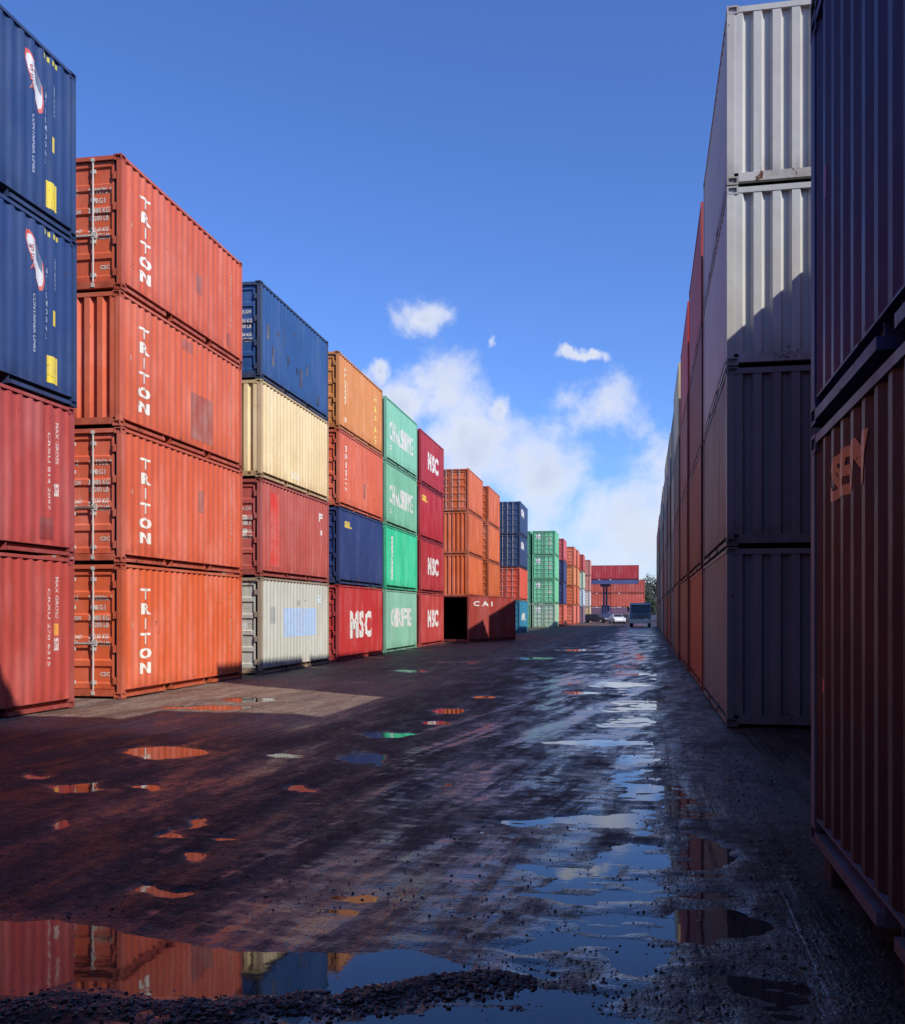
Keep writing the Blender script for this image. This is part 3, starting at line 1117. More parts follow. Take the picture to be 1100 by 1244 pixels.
for k in (0, 1, 3):
    door_print(L1[k], [('TRLU', 1.20, 1.50, 1.88, 1.98), (NUM[k], 1.72, 2.22, 1.88, 1.98), ('22G1', 1.78, 2.06, 1.70, 1.80),
                       ('MAX.GW\nTARE', 1.20, 1.58, 1.38, 1.58), ('30480 KG\n67200 LB', 1.72, 2.16, 1.36, 1.60),
                       ('PAYLOAD\nCU.CAP', 1.20, 1.58, 1.02, 1.22), ('28230 KG\n33.2 CU.M', 1.72, 2.16, 1.00, 1.24), ('CSC', 1.95, 2.15, 0.42, 0.50)])
patch_on(L1[3], 'repaint_patch', 'R', (3.38, 3.68, 1.02, 1.45), (0.36, 0.08, 0.055))
patch_on(L1[3], 'repaint_patch', 'R', (5.1, 5.32, 0.30, 0.60), (0.34, 0.07, 0.05))
patch_on(L1[2], 'repaint_patch', 'R', (3.15, 4.35, 0.32, 1.35), (0.38, 0.085, 0.055))
patch_on(L1[2], 'repaint_patch', 'R', (2.75, 3.3, 2.18, 2.42), (0.42, 0.085, 0.055))
patch_on(L1[1], 'repaint_patch', 'R', (3.55, 3.80, 1.30, 1.80), (0.38, 0.08, 0.05))
text_on(L1[2], 'side_lettering', 'TRLU ' + NUM[2], 'F', (1.62, 1.68, 0.6, 1.9), (0.50, 0.30, 0.22), 0.02, rot90=True)

# ---- L2 grey, red, cream, blue
lb = labs(['pale grey container with sky-blue painted rectangle', 'faded red container with brighter vertical stripe', 'cream container', 'scuffed blue container'],
          'the third left stack')
L2 = place_left(-10.0, 24.6, 2, [dict(c=PALEGREY, label=lb[0], door='near', fc=(0.36, 0.27, 0.19)), dict(c=(0.50, 0.105, 0.085), label=lb[1], door='near'),
                                 dict(c=CREAM, label=lb[2], door='far', fc=(0.55, 0.40, 0.22)), dict(c=BLUE, label=lb[3], door='near', fc=(0.05, 0.07, 0.13))])
patch_on(L2[0], 'repaint_patch', 'R', (1.75, 4.75, 0.95, 1.78), (0.40, 0.56, 0.80))
patch_on(L2[0], 'repaint_patch', 'R', (0.80, 1.15, 1.35, 1.80), (0.34, 0.38, 0.36))
patch_on(L2[0], 'repaint_patch', 'R', (3.0, 3.2, 1.85, 2.0), (0.36, 0.38, 0.34))
text_on(L2[0], 'side_lettering', 'GE', 'R', (4.8, 5.3, 1.95, 2.2), (0.62, 0.75, 0.78))
patch_on(L2[1], 'red_stripe', 'R', (0.85, 1.45, 0.30, 2.30), (0.66, 0.050, 0.038))
text_on(L2[1], 'side_lettering', 'F', 'R', (5.05, 5.45, 1.90, 2.16), WHITE, 0.06)
text_on(L2[1], 'side_lettering', 'I', 'R', (5.28, 5.36, 1.48, 1.64), WHITE, 0.04)
patch_on(L2[2], 'repaint_patch', 'R', (2.5, 3.2, 0.3, 0.5), (0.80, 0.70, 0.50))
for (a, b, c, d) in ((0.55, .75, 1.2, 1.6), (0.9, 1.15, .55, 1.1), (1.8, 1.95, 1.3, 1.8), (2.2, 2.32, .9, 1.15), (2.9, 3.1, .8, 1.0), (3.2, 3.5, .5, 1.05),
                     (4.9, 5.1, .3, .6), (3.9, 4.0, 1.0, 1.3), (1.35, 1.5, 1.5, 1.6)):
    patch_on(L2[3], 'scuff_mark', 'R', (a, b, c, d), (0.018, 0.035, 0.09))
for t in L2[:2] + [L2[3]]:
    door_print(t, [('MAX.GW', 1.75, 2.15, 1.75, 1.85), ('30480 KG\n67200 LB', 1.72, 2.18, 1.36, 1.60), ('28230 KG\n33.2 CU.M', 1.72, 2.18, 1.00, 1.24)])
for (a, b) in ((1.36, 1.62), (1.0, 1.26)):
    patch_on(L2[1], 'white_placard', 'D', (1.70, 2.03, a, b), (0.70, 0.66, 0.62), 0.003)
patch_on(L2[0], 'white_placard', 'D', (1.70, 2.03, 1.20, 1.42), (0.66, 0.68, 0.66), 0.003)

# ---- L3
lb = labs(['red container with big white block lettering', 'navy container with small yellow mark', 'salmon container with white vertical lettering',
           'orange container with yellow vertical lettering'], 'the fourth left stack')
L3 = place_left(-10.13, 31.75, 2, [dict(c=MSC_RED, label=lb[0], door='near'), dict(c=(0.032, 0.055, 0.17), label=lb[1], door='near'),
                                   dict(c=SALMON, label=lb[2], door='near'), dict(c=YELORANGE, label=lb[3], door='near')])
text_on(L3[0], 'side_lettering', 'MSC', 'R', (1.45, 4.45, 0.72, 1.72), WHITE, 0.045, spacing=1.05)
text_on(L3[1], 'side_lettering', 'SIL', 'R', (0.65, 1.65, 1.95, 2.18), (0.62, 0.45, 0.08), 0.07)
text_on(L3[2], 'side_lettering', 'T\nR\nI\nT\nO\nN', 'R', (0.72, 1.10, 0.55, 2.15), (0.80, 0.66, 0.58), 0.022, line=0.98, align='CENTER')
text_on(L3[3], 'side_lettering', 'H\nA\nP\nA\nG', 'R', (4.75, 5.20, 0.30, 2.15), (0.85, 0.62, 0.14), 0.03, line=0.98, align='CENTER')
text_on(L3[3], 'side_lettering', 'LLOYD', 'R', (0.65, 0.95, 0.95, 2.2), (0.78, 0.55, 0.30), 0.04, rot90=True)
text_on(L3[3], 'side_lettering', 'B', 'R', (0.75, 1.0, 0.35, 0.52), (0.80, 0.60, 0.40), 0.04)
patch_on(L3[2], 'scuff_mark', 'R', (3.3, 3.42, 0.6, 1.15), (0.25, 0.06, 0.04))

# ---- L4 greens
lb = labs(['pale green container with white lettering', 'bright green container with thin vertical lettering', 'pale green container with white lettering',
           'pale green container with white lettering'], 'the fifth left stack')
L4 = place_left(-10.36, 38.75, 1, [dict(c=(0.24, 0.52, 0.36), label=lb[0], door='near'), dict(c=BRIGHTGREEN, label=lb[1], door='near'),
                                   dict(c=(0.19, 0.47, 0.31), label=lb[2], door='near'), dict(c=(0.20, 0.50, 0.34), label=lb[3], door='near')])
for k in (2, 3):
    text_on(L4[k], 'side_lettering', 'CHINA SHIPPING', 'R', (0.75, 5.2, 0.92, 1.75), WHITE, 0.025, align='CENTER', line=1.0)
    text_on(L4[k], 'side_lettering', 'CS', 'R', (0.7, 1.0, 0.55, 0.75), WHITE, 0.05)
text_on(L4[0], 'side_lettering', 'CHINA SHIPPING', 'R', (1.1, 4.9, 1.02, 1.85), WHITE, 0.03, align='CENTER', line=1.0)
text_on(L4[1], 'side_lettering', 'EVERGREEN', 'R', (0.95, 1.35, 0.40, 2.20), WHITE, 0.05, rot90=True)

# ---- L5 dark reds
lb = labs(['deep red container with white block letters', 'deep red container with white block letters', 'deep red container with small yellow mark',
           'deep red container with white block letters'], 'the sixth left stack')
L5 = place_left(-10.6, 46.0, 1, [dict(c=(0.44, 0.05, 0.045), label=lb[0], door='near'), dict(c=(0.42, 0.03, 0.035), label=lb[1], door='near'),
                                 dict(c=(0.42, 0.022, 0.03), label=lb[2], door='near'), dict(c=(0.36, 0.022, 0.032), label=lb[3], door='near')])
for k in (0, 1, 3):
    text_on(L5[k], 'side_lettering', 'MSC', 'R', (1.75, 4.55, 0.90, 1.80), WHITE, 0.045, spacing=1.05)
text_on(L5[2], 'side_lettering', 'SIL', 'R', (0.55, 1.75, 1.85, 2.15), (0.80, 0.45, 0.02), 0.07)

# ---- L6 the long open box with orange boxes on it
GL = 'containers stacked along the sunlit left row'


def corner_place(xn, yn, z, c, label, L=6.058, H=2.591, door=None, detail=1, yaw=YAW):
    cs, s = math.cos(yaw), math.sin(yaw)
    lx, ly = -HW, L / 2
    return container(xn + lx * cs - ly * s, yn + lx * s + ly * cs, z, c, label, L, H, yaw, door, detail, GL)


def open_box():
    L = 6.058
    yaw = R(-17.5)
    cs, sn = math.cos(yaw), math.sin(yaw)
    xn, yn = -9.54, 53.1
    lx, ly = -HW, L / 2
    t = container(xn + lx * cs - ly * sn, yn + lx * sn + ly * cs, 0.03, (0.30, 0.045, 0.035),
                  'dark red container with open black doorway, standing askew on the ground before orange stacks', L, 2.591, yaw, None, 1)
    for ch in list(t.children):
        if ch.name.startswith('end_panel') and abs(ch.rotation_euler.z) < 0.1:
            bpy.data.objects.remove(ch)
    m = MB().box(-HW + 0.06, -HW + 0.075, -L / 2 + 0.1, L / 2 - 0.1, 0.16, 2.5).box(HW - 0.075, HW - 0.06, -L / 2 + 0.1, L / 2 - 0.1, 0.16, 2.5)
    link('lining', m.mesh('lining', FRAMEP), t, (0.03, 0.012, 0.012))
    m = MB().box(-HW - 0.05, -HW - 0.01, -L / 2 - 0.02, -L / 2 + 1.12, 0.17, 2.45)
    link('door', m.mesh('door', PAINT), t, (0.24, 0.05, 0.04))
    return t


L6 = open_box()
text_on(L6, 'side_lettering', 'C A I', 'R', (0.6, 3.0, 2.0, 2.28), WHITE, 0.03)
corner_place(-10.6, 59.0, 0.03, (0.50, 0.10, 0.05), 'orange container at the ground behind the askew open box', door='far')
corner_place(-10.7, 67.4, 0.03, (0.40, 0.06, 0.04), 'red container at the ground under the narrow orange column', door='near')
st6 = ['second from the ground', 'third from the ground', 'topmost']
for i in range(3):
    z = 0.03 + (i + 1) * 2.603
    corner_place(-10.6, 59.0, z, ORANGE, 'orange container %s in the seventh left stack' % st6[i], door='near' if i == 2 else 'far')
    corner_place(-10.7, 67.4, z, jit(ORANGE, 0.08), 'orange container %s in the narrow eighth left stack' % st6[i], door='near')


# ---- farther stacks on the left
def far_stack(xn, yn, names, cols, stack, doors='near', text=None, yaw=YAW, lv=1):
    lb = labs(names, stack)
    return place_left(xn, yn, lv, [dict(c=c, label=l, door=doors) for c, l in zip(cols, lb)], yaw=yaw)


L7 = far_stack(-9.8, 77.5, ['sky-blue container', 'orange-red container', 'dark navy container', 'dark navy container'],
               [TEAL, (0.62, 0.09, 0.05), (0.035, 0.065, 0.16), (0.035, 0.065, 0.16)], 'the stack beyond the orange ones')
for t in L7[2:]:
    text_on(t, 'side_lettering', 'CMA', 'R', (0.8, 3.2, 1.5, 2.1), WHITE, 0.07)
text_on(L7[0], 'side_lettering', 'APL', 'R', (1.2, 4.4, 1.0, 1.6), WHITE, 0.07)
L8 = far_stack(-9.65, 106, ['pale green container with whitish doors', 'light green container', 'light green container', 'light green container'],
               [(0.36, 0.55, 0.38), (0.17, 0.55, 0.30), (0.17, 0.56, 0.31), (0.15, 0.50, 0.28)], 'the distant all-green stack')
for t in L8:
    patch_on(t, 'white_placard', 'D', (0.4, 0.85, 1.7, 2.2), WHITE, 0.003)
    door_print(t, [('22G1', 1.6, 2.1, 1.7, 1.9), ('30480\n28230', 1.6, 2.1, 1.0, 1.5)])
far_stack(-12.3, 106.1, ['mid green container', 'mid green container', 'mid green container', 'mid green container'],
          [(0.2, 0.5, 0.3), (0.17, 0.5, 0.30), (0.17, 0.5, 0.31), (0.15, 0.48, 0.28)], 'the stack left behind the all-green one')
L9 = far_stack(-9.65, 117.5, ['orange-red container', 'navy container', 'navy container', 'pinkish red container'],
               [(0.60, 0.12, 0.07), (0.05, 0.06, 0.17), (0.04, 0.05, 0.15), (0.50, 0.09, 0.10)], 'the stack behind the green one')
for i, yy in enumerate((132, 139)):
    far_stack(-9.5, yy, ['orange-red container', 'orange container', 'orange container', 'orange container'],
              [(0.62, 0.14, 0.08), ORANGE, (0.60, 0.20, 0.07), (0.60, 0.13, 0.06)], 'the %s of two far orange stacks' % ('nearer', 'farther')[i], lv=0)
far_stack(-9.4, 150, ['dull purple container', 'pale blue-white container', 'pale green container', 'red container'],
          [(0.22, 0.14, 0.18), (0.45, 0.55, 0.60), (0.40, 0.50, 0.38), (0.50, 0.08, 0.07)], 'the second farthest left stack', lv=0)
far_stack(-9.3, 166, ['beige container', 'whitish container', 'pinkish container', 'pinkish container'],
          [(0.50, 0.36, 0.20), (0.55, 0.50, 0.45), (0.55, 0.22, 0.17), (0.55, 0.20, 0.16)], 'the farthest left stack', lv=0)

# ------------------------------------------------------------------ the right row
GR = 'containers stacked along the shaded right row'


def right_box(xl, yn, z, c, label, L=6.058, H=2.591, door=None, detail=1, yaw=0.0, fc=None):
    return container(xl + HW, yn + L / 2, z, c, label, L, H, yaw, door, detail, GR, fc)


# near stack, on timber bearers
near = []
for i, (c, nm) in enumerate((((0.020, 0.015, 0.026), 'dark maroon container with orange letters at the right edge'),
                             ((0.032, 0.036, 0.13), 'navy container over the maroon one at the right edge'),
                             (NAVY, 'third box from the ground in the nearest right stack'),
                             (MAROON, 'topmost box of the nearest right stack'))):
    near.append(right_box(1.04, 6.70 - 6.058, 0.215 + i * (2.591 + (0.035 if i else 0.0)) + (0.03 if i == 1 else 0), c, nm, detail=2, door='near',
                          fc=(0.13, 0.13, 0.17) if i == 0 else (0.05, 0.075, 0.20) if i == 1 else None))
t = near[0]
text_on(t, 'side_lettering', 'SEN', 'L', (0.60, 1.50, 2.10, 2.37), (0.90, 0.38, 0.11), 0.04, spacing=1.1, shear=0.08)
patch_on(t, 'orange_sticker', 'L', (0.36, 0.42, 0.98, 1.06), (0.75, 0.10, 0.05))
patch_on(near[1], 'paint_chip', 'L', (0.42, 0.46, 1.3, 1.5), (0.30, 0.16, 0.30))
for i, y in enumerate((0.75, 2.6, 4.5, 6.45)):
    b = MB().box(1.10, 3.5, y - 0.12, y + 0.12, 0.01, 0.213)
    o = link('timber_bearer', b.mesh('timber_bearer', TIMBER, 0.012))
    tag(o, ['timber bearer nearest the camera under the maroon container', 'second timber bearer under the maroon container',
            'third timber bearer under the maroon container', 'timber bearer under the far corner of the maroon container'][i], 'bearer',
        'timber bearers under the right container')
# behind the camera and behind the near stack: boxes that only throw the shade on the yard
POSN = ['lowest', 'second', 'third', 'top']
for k in range(3):
    for i in range(4):
        right_box(1.04, -6.3 - 6.9 * k, 0.03 + i * 2.603, rnd.choice([MAROON, NAVY, ORANGE_RED, SLATE]),
                  '%s container of the %s stack behind the camera' % (POSN[i], ('first', 'second', 'third')[k]), detail=0)
for k, (y0, nlev) in enumerate(((2.0, 4), (9.0, 3), (15.6, 3), (22.6, 3))):
    for i in range(nlev):
        right_box(3.52 + 0.06 * (k > 0), y0, 0.03 + i * 2.603, rnd.choice([MAROON, NAVY, ORANGE_RED, SLATE]),
                  '%s container of hidden stack %s in the second right-hand line' % (POSN[i], ('nearest the camera', 'beside the gap', 'behind the grey boxes', 'farther back')[k]), detail=0)

for k, y0 in enumerate((2.7, -4.2, -11.1, -18.0)):  # left row carried on out of view, added to deepen the shade
    for i in range(4):
        container(-9.66 - HW, y0 + 3.03, 0.03 + i * 2.61, rnd.choice([MAROON, NAVY, ORANGE_RED, DARKRED]),
                  '%s container of the %s left stack out of view beside the camera' % (POSN[i], ('first', 'second', 'third', 'fourth')[k]), detail=0)
for k, x0 in enumerate((-7.4, -1.2, 5.0)):  # unseen stacks across the aisle, added to block low sky light
    for i in range(4):
        container(x0, -26.5, 0.03 + i * 2.61, rnd.choice([MAROON, NAVY, SLATE, DARKRED]),
                  '%s container of the %s stack added behind the camera to block sky light' % (POSN[i], ('left', 'middle', 'right')[k]), rz=math.pi / 2, detail=0)

# R1 grey, shade painted into the colour of the lower two boxes
lb = labs(['grey container with painted-in shade', 'grey container with painted-in shade', 'light grey half-shaded container', 'light grey sunlit container'], 'the tall grey stack')
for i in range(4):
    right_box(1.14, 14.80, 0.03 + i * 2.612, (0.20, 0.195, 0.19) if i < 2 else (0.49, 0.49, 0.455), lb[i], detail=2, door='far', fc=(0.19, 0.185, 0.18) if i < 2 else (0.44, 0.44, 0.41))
RR = [
    (21.65, 0.02, [(0.42, 0.07, 0.035), (0.26, 0.03, 0.03), (0.24, 0.03, 0.03), (0.42, 0.06, 0.05)], ['orange-red', 'dark red', 'dark red', 'red']),
    (28.5, 0.0, [(0.34, 0.07, 0.045), (0.28, 0.025, 0.025), (0.30, 0.03, 0.03), (0.60, 0.035, 0.03)], ['rusty red', 'dark red', 'dark red', 'bright red']),
    (35.4, -0.03, [(0.30, 0.09, 0.06), (0.20, 0.04, 0.035), BROWN, (0.60, 0.50, 0.30)], ['rusty brown', 'maroon', 'brown', 'beige']),
    (42.3, 0.02, [SLATE, (0.16, 0.17, 0.15), BEIGE, (0.16, 0.15, 0.13)], ['slate', 'grey-green', 'sandy', 'dark grey']),
    (49.2, 0.0, [(0.25, 0.06, 0.05), SLATE, BROWN, (0.22, 0.20, 0.17)], ['maroon', 'slate', 'brown', 'drab grey']),
    (56.1, -0.03, [BROWN, (0.23, 0.19, 0.15), (0.14, 0.16, 0.15), BEIGE], ['brown', 'drab', 'grey-green', 'sandy']),
    (63.0, 0.02, [(0.26, 0.07, 0.05), BROWN, BEIGE, SLATE], ['rusty', 'brown', 'sandy', 'slate']),
    (69.9, -0.02, [SLATE, (0.28, 0.06, 0.05), BROWN, (0.24, 0.20, 0.16)], ['slate', 'rusty red', 'brown', 'drab']),
    (76.8, 0.0, [BROWN, BEIGE, SLATE, (0.2, 0.17, 0.15)], ['brown', 'sandy', 'slate', 'drab']),
    (83.7, 0.02, [(0.24, 0.06, 0.05), BROWN, (0.3, 0.07, 0.06), BEIGE], ['rusty red', 'brown', 'red', 'sandy']),
    (90.6, -0.02, [BROWN, SLATE, (0.28, 0.06, 0.05), (0.3, 0.08, 0.07)], ['brown', 'slate', 'maroon', 'red']),
    (97.5, 0.0, [SLATE, (0.26, 0.06, 0.05), BEIGE, (0.4, 0.06, 0.05)], ['slate', 'rusty red', 'sandy', 'red']),
    (104.4, 0.0, [BROWN, (0.26, 0.06, 0.05), SLATE, (0.4, 0.08, 0.06)], ['brown', 'rusty red', 'slate', 'red']),
    (111.3, 0.0, [(0.3, 0.07, 0.05), BROWN, BEIGE, (0.42, 0.08, 0.06)], ['rusty', 'brown', 'sandy', 'red']),
]
ORD = ['second', 'third', 'fourth', 'fifth', 'sixth', 'seventh', 'eighth', 'ninth', 'tenth', 'eleventh', 'twelfth', 'thirteenth', 'fourteenth', 'last']
for k, (y, dx, cols, nms) in enumerate(RR):
    for i in range(4):
        right_box(1.12 + dx + rnd.uniform(-0.015, 0.015), y + rnd.uniform(-0.06, 0.06), 0.03 + i * 2.603, cols[i],
                  '%s container %s the %s stack along the shaded right row' % (nms[i], ['at the base of', 'second up in', 'third up in', 'on top of'][i], ORD[k]),
                  detail=1 if k < 4 else 0, door='far', yaw=rnd.uniform(-.002, .002))

# concrete bearers under the first left stacks
for k, (x, y, rz) in enumerate(((-9.79, 11.3, 0.01), (-9.78, 14.4, 0.01), (-10.0, 20.3, 0.02), (-9.95, 18.6, 0.02), (-10.15, 26.9, 0.02))):
    pass

# ------------------------------------------------------------------ loose stones and clods in the foreground
def gravel():
    ico = [(0, 0, 1), (.89, 0, .45), (.28, .85, .45), (-.72, .53, .45), (-.72, -.53, .45), (.28, -.85, .45),
           (.72, .53, -.45), (-.28, .85, -.45), (-.89, 0, -.45), (-.28, -.85, -.45), (.72, -.53, -.45), (0, 0, -1)]
    fc = [(0, 1, 2), (0, 2, 3), (0, 3, 4), (0, 4, 5), (0, 5, 1), (1, 6, 2), (2, 7, 3), (3, 8, 4), (4, 9, 5), (5, 10, 1),
          (6, 7, 2), (7, 8, 3), (8, 9, 4), (9, 10, 5), (10, 6, 1), (11, 7, 6), (11, 8, 7), (11, 9, 8), (11, 10, 9), (11, 6, 10)]
    r = random.Random(3)
    m = MB()

    def stone(x, y, s, skip_wet=0.93):
        a = r.uniform(0, 6.28)
        ca, sa = math.cos(a), math.sin(a)
        sx, sy, sz = s * r.uniform(.8, 1.5), s * r.uniform(.7, 1.1), s * r.uniform(.45, .8)
        b = len(m.v)
        z0 = gz(x, y) + sz * .35
        if skip_wet and z0 - sz * .35 < -0.002 and r.random() < skip_wet:
            return
        for (px, py, pz) in ico:
            k = r.uniform(.75, 1.15)
            px, py, pz = px * sx * k, py * sy * k, pz * sz * k
            m.v.append((x + px * ca - py * sa, y + px * sa + py * ca, z0 + pz))
        m.f.extend(tuple(b + i for i in f) for f in fc)
    # rim on the near side of the big puddle
    rim = [(-20, 1226), (60, 1206), (130, 1210), (220, 1220), (300, 1216), (380, 1202), (440, 1200), (520, 1186), (585, 1178), (650, 1185)]
    for i in range(5200):
        j = r.randrange(len(rim) - 1)
        u = r.random()
        px = rim[j][0] + (rim[j + 1][0] - rim[j][0]) * u
        py = rim[j][1] + (rim[j + 1][1] - rim[j][1]) * u + abs(r.gauss(0, 14)) + 2
        x, y = at(px, py)
        stone(x, y, r.choice([.004, .006, .008, .011, .014]) * r.uniform(.7, 1.2))
    for i in range(600):
        px, py = r.gauss(690, 70), r.gauss(1205, 34)
        x, y = at(px, max(1100, py))
        stone(x, y, r.choice([.003, .004, .007]) * r.uniform(.7, 1.2))
    for i in range(50):
        px, py = r.uniform(0, 480), r.gauss(1204, 5)
        x, y = at(px, py)
        stone(x, y, .008 * r.uniform(.8, 1.3), 0)
    for i in range(3800):
        px, py = r.uniform(-20, 1000), r.uniform(900, 1240)
        x, y = at(px, py)
        if -9.5 < x < 0.9 and not (px < 560 and 1116 < py < 1200):
            stone(x, y, r.choice([.003, .004, .006, .009]) * r.uniform(.6, 1.2))
    # crust along the foot of the maroon box
    for i in range(500):
        y = r.uniform(2.6, 14)
        x = 0.98 + r.gauss(-0.05, 0.16)
        stone(x, y, r.choice([.006, .01, .014]) * r.uniform(.6, 1.2))
    for i in range(250):
        y = r.uniform(4, 22)
        stone(-0.05 * 0 + 0.1 + r.gauss(0, .12), y, r.uniform(.004, .010))
    return m


gv = link('gravel', gravel().mesh('gravel', simple_mat('wet_stone', (0.045, 0.037, 0.034), 0.35, 0, 0.5, 14), fix=False))
gv['kind'] = 'stuff'
gv['label'] = 'wet dark stones and clods scattered round the puddles'

# ------------------------------------------------------------------ far end of the aisle
def end_stack():
    GE = 'red containers closing the far end of the aisle'
    spec = [(0, (0.17, 0.10, 0.16), 'dull purple'), (1, (0.52, 0.10, 0.07), 'orange-red'), (2, (0.50, 0.10, 0.08), 'orange-red')]
    for cx, nm in ((-13.2, 'left'), (-0.9 - 6.1, 'right')):
        pass
    for j, (cx, nm) in enumerate(((-16.6, 'left of the dark mast'), (-4.9, 'right of the dark mast'))):
        L = 12.19 if j == 0 else 9.6
        for i, c, w_ in spec:
            t = container(cx + (5.5 if j == 0 else 0) + 0.75, 190.0, 0.03 + i * 2.61, c, '%s long container %s %s' % (
                w_, ['at the base', 'midway up', 'on top'][i], nm), 7.9 if j == 0 else 7.6, 2.591, math.pi / 2, None, 0, GE)
    t = container(-7.5, 181.5, 7.6, (0.40, 0.035, 0.045), 'crimson container held across the aisle end by the handler', 12.19, 2.591, math.pi / 2, None, 0, GE)


end_stack()


def handler():
    """container handler, seen from the mast side, holding a box across the aisle"""
    t = thing('container_handler', 'dark blue container handler with tall mast at the aisle end', 'handler', (-7.5, 183.5, -0.3))
    nv = (0.035, 0.04, 0.10)
    m = MB().box(-0.42, -0.06, -0.3, 0.15, 0.3, 7.9).box(0.06, 0.42, -0.3, 0.15, 0.3, 7.9)
    for z in (0.6, 3.0, 5.5, 7.6):
        m.box(-0.06, 0.06, -0.2, 0.05, z, z + 0.25)
    link('mast', m.mesh('mast', VEH), t, nv)
    m = MB().box(-6.0, 6.0, -3.15, -0.45, 7.1, 7.86).box(-6.07, -5.77, -3.22, -0.40, 7.3, 7.84).box(5.77, 6.07, -3.22, -0.40, 7.3, 7.84)
    m.box(-0.9, 0.9, -0.44, -0.31, 6.7, 7.8)
    link('spreader', m.mesh('spreader', VEH), t, (0.07, 0.08, 0.20))
    m = MB().extrude([(-1.0, 0.7), (-1.0, 1.7), (1.2, 1.9), (4.6, 1.9), (5.4, 1.5), (5.4, 0.6)], 0, -1.3, 1.3)
    link('chassis', m.mesh('chassis', VEH), t, (0.06, 0.07, 0.16))
    m = MB().extrude([(1.2, 1.9), (1.5, 3.3), (2.9, 3.3), (3.1, 1.9)], 0, -0.75, 0.75)
    cb = link('cab', m.mesh('cab', VEH), t, (0.10, 0.11, 0.2))
    m = MB().extrude([(1.16, 2.1), (1.40, 3.15), (1.43, 3.15), (1.19, 2.1)], 0, -0.62, 0.62)
    link('windscreen', m.mesh('windscreen', GLASS), cb)
    for x in (-1.65, 1.65):
        for y in (0.1, 4.3):
            m = MB().cyl((x - .3, y, .8), (x + .3, y, .8), .8, n=20)
            wq = link('wheel', m.mesh('wheel', RUBBER), t)
            m = MB().cyl((x - .32, y, .8), (x + .32, y, .8), .38, n=14)
            link('rim', m.mesh('rim', STEEL), wq)


handler()


def truck():
    x, y = -0.75, 118.0
    t = thing('lorry', 'blue lorry with pale bumper coming down the far aisle', 'lorry', (x, y, 0), 0)
    # front of the lorry faces the camera (-Y)
    m = MB().extrude([(-1.1, .95), (-1.12, 1.5), (-1.0, 1.62), (-.82, 2.65), (-.6, 2.78), (1.1, 2.78), (1.1, .95)], 0, -1.18, 1.18)
    cab = link('cab', m.mesh('cab', VEH, 0.05), t, (0.16, 0.22, 0.34))
    m = MB().extrude([(-1.06, 1.66), (-.90, 2.52), (-.87, 2.52), (-1.03, 1.66)], 0, -1.0, 1.0)
    link('windscreen', m.mesh('windscreen', GLASS), cab)
    m = MB().box(-1.05, 1.05, -1.15, -.85, 2.55, 2.70)
    link('sun_visor', m.mesh('sun_visor', VEH), cab, (0.55, 0.70, 0.85))
    m = MB().box(-.75, .75, -1.16, -1.10, .98, 1.45)
    g = link('grille', m.mesh('grille', VEH), cab, (0.03, 0.03, 0.035))
    for i in range(4):
        m = MB().box(-.72, .72, -1.185, -1.162, 1.02 + i * .11, 1.06 + i * .11)
        link('slat', m.mesh('slat', STEEL), g)
    m = MB().box(-1.2, 1.2, -1.25, -.95, .42, .90)
    bp = link('bumper', m.mesh('bumper', VEH, 0.04), t, (0.72, 0.70, 0.66))
    for s in (-1, 1):
        m = MB().box(s * .95 - .16, s * .95 + .16, -1.27, -1.22, .62, .82)
        link('headlight', m.mesh('headlight', LAMPW), bp)
        m = MB().box(s * 1.36 - .1, s * 1.36 + .1, -1.0, -.92, 1.75, 2.35).box(min(s * 1.18, s * 1.3), max(s * 1.18, s * 1.3), -.97, -.94, 2.2, 2.24)
        link('mirror', m.mesh('mirror', VEH), cab, (0.03, 0.03, 0.03))
        for yy in (-.2, 4.2, 5.5):
            m = MB().cyl((s * 1.2, yy, .5), (s * .88, yy, .5), .5, n=18)
            wq = link('wheel', m.mesh('wheel', RUBBER), t)
            m = MB().cyl((s * 1.21, yy, .5), (s * .9, yy, .5), .26, n=12)
            link('rim', m.mesh('rim', STEEL), wq)
    m = MB().box(-.45, .45, 0.6, 8.6, .7, .95).box(-1.2, 1.2, 1.4, 8.8, .95, 1.1)
    link('chassis', m.mesh('chassis', VEH), t, (0.04, 0.04, 0.045))
    m = MB().box(-1.1, 1.1, 1.15, 1.35, 1.1, 2.4)
    link('headboard', m.mesh('headboard', VEH), t, (0.06, 0.06, 0.07))


truck()


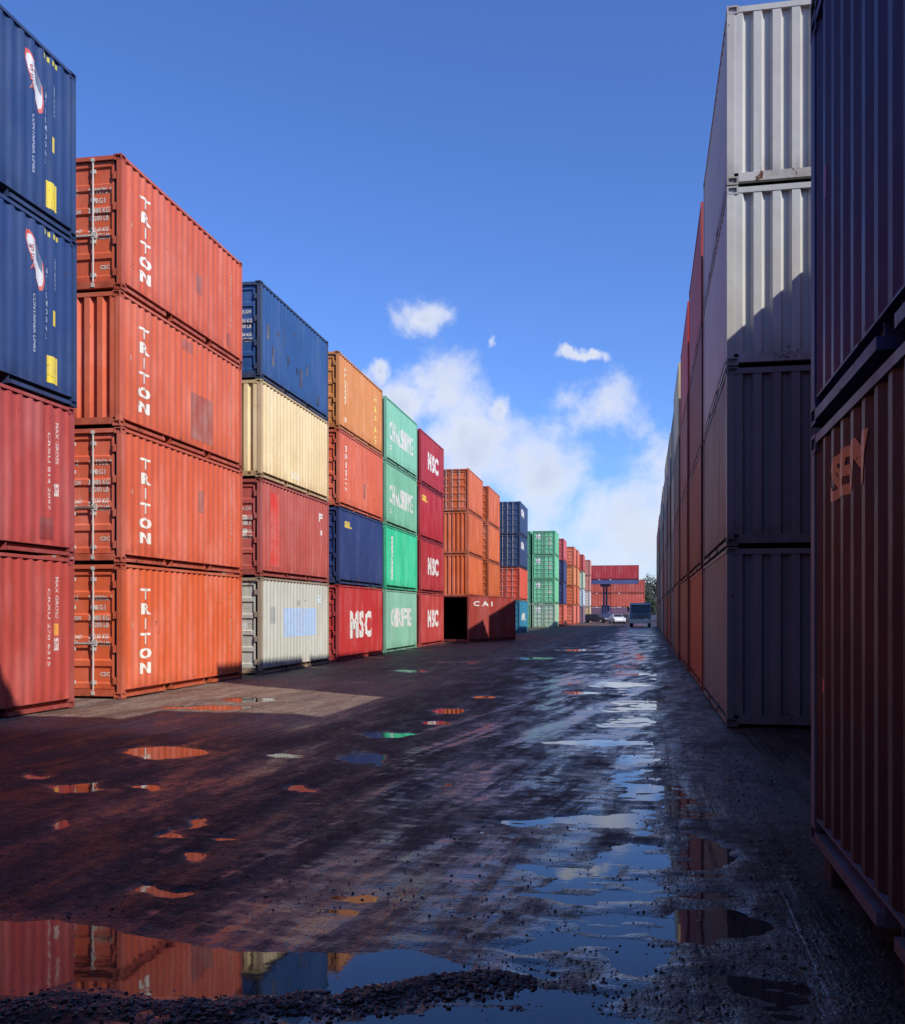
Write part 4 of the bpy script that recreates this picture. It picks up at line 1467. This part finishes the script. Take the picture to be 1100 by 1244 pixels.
def car(x, y, rz, col, label):
    t = thing('parked_car', label, 'car', (x, y, 0), rz, 'cars at the far end of the aisle')
    m = MB().extrude([(-2.1, .32), (-2.15, .62), (-2.0, .82), (-1.1, .95), (1.5, .98), (2.1, .9), (2.15, .4), (2.05, .3)], 0, -.86, .86)
    b = link('body', m.mesh('body', VEH, 0.05), t, col)
    m = MB()
    m.v = [(-.78, -1.15, .94), (.78, -1.15, .94), (.78, 1.75, .96), (-.78, 1.75, .96), (-.6, -.45, 1.42), (.6, -.45, 1.42), (.6, 1.15, 1.40), (-.6, 1.15, 1.40)]
    m.f = [(0, 3, 2, 1), (4, 5, 6, 7), (0, 1, 5, 4), (1, 2, 6, 5), (2, 3, 7, 6), (3, 0, 4, 7)]
    cbn = link('cabin', m.mesh('cabin', VEH, 0.03), b, col)
    m = MB()
    m.poly([(-.68, -1.07, 1.02), (.68, -1.07, 1.02), (.56, -.51, 1.40), (-.56, -.51, 1.40)])
    link('windscreen', m.mesh('windscreen', GLASS), b)
    for s in (-1, 1):
        m = MB().box(s * .62 - .16, s * .62 + .16, -2.17, -2.10, .58, .74)
        link('headlight', m.mesh('headlight', LAMPW), b)
        m = MB().poly([(s * .775, -.95, 1.0), (s * .775, 1.5, 1.0), (s * .625, 1.05, 1.36), (s * .625, -.42, 1.38)])
        link('side_window', m.mesh('side_window', GLASS), b)
        for yy in (-1.3, 1.3):
            m = MB().cyl((s * .89, yy, .32), (s * .66, yy, .32), .32, n=16)
            wq = link('wheel', m.mesh('wheel', RUBBER), t)
            m = MB().cyl((s * .90, yy, .32), (s * .68, yy, .32), .18, n=10)
            link('rim', m.mesh('rim', STEEL), wq)


car(-4.4, 150, 0.25, (0.70, 0.70, 0.70), 'white car near the foot of the dark mast')
car(-3.2, 158, 1.2, (0.12, 0.13, 0.16), 'dark car parked between the white car and the lorry')
car(-8.3, 160, 1.35, (0.03, 0.03, 0.04), 'black car parked left of the dark mast')


def tree(x, y, h, label, seed):
    r = random.Random(seed)
    t = thing('tree', label, 'tree', (x, y, 0), 0, 'dark trees beyond the aisle end')
    m = MB().cyl((0, 0, 0), (0.1, 0, h * .45), .28, .18, 8).cyl((0.1, 0, h * .45), (-.2, .1, h * .8), .18, .06, 7)
    for k in range(5):
        a = r.uniform(0, 6.28)
        m.cyl((0.08, 0, h * (.3 + .08 * k)), (math.cos(a) * h * .22, math.sin(a) * h * .22, h * (.5 + .09 * k)), .10, .03, 6)
    link('trunk', m.mesh('trunk', BARK), t)
    m = MB()
    cl = [(r.gauss(0, h * .17), r.gauss(0, h * .17), r.uniform(h * .25, h * .93), r.uniform(h * .09, h * .17)) for _ in range(26)]
    for (cx, cy, cz, cr) in cl:
        for i in range(110):
            v = Vector((r.gauss(0, 1), r.gauss(0, 1), r.gauss(0, 1))).normalized() * cr * r.uniform(.55, 1.1)
            p = Vector((cx, cy, cz)) + v
            a = Vector((r.gauss(0, 1), r.gauss(0, 1), r.gauss(0, 1))).normalized()
            b = a.orthogonal().normalized()
            s = r.uniform(.12, .26)
            m.poly([p - a * s, p + b * s * .6, p + a * s, p - b * s * .6])
    link('crown', m.mesh('crown', LEAF, fix=False), t)


tree(-1.2, 206, 8.2, 'dark bushy tree rising beyond the lorry', 1)
tree(2.6, 212, 9.0, 'dark tree right of the lorry, half behind the right row', 2)
tree(0.6, 222, 7.0, 'lower dark tree between the two beyond the lorry', 4)

for o in bpy.data.objects:
    for k in ('_L', '_H'):
        if k in o:
            del o[k]
print('objects', len(bpy.data.objects))
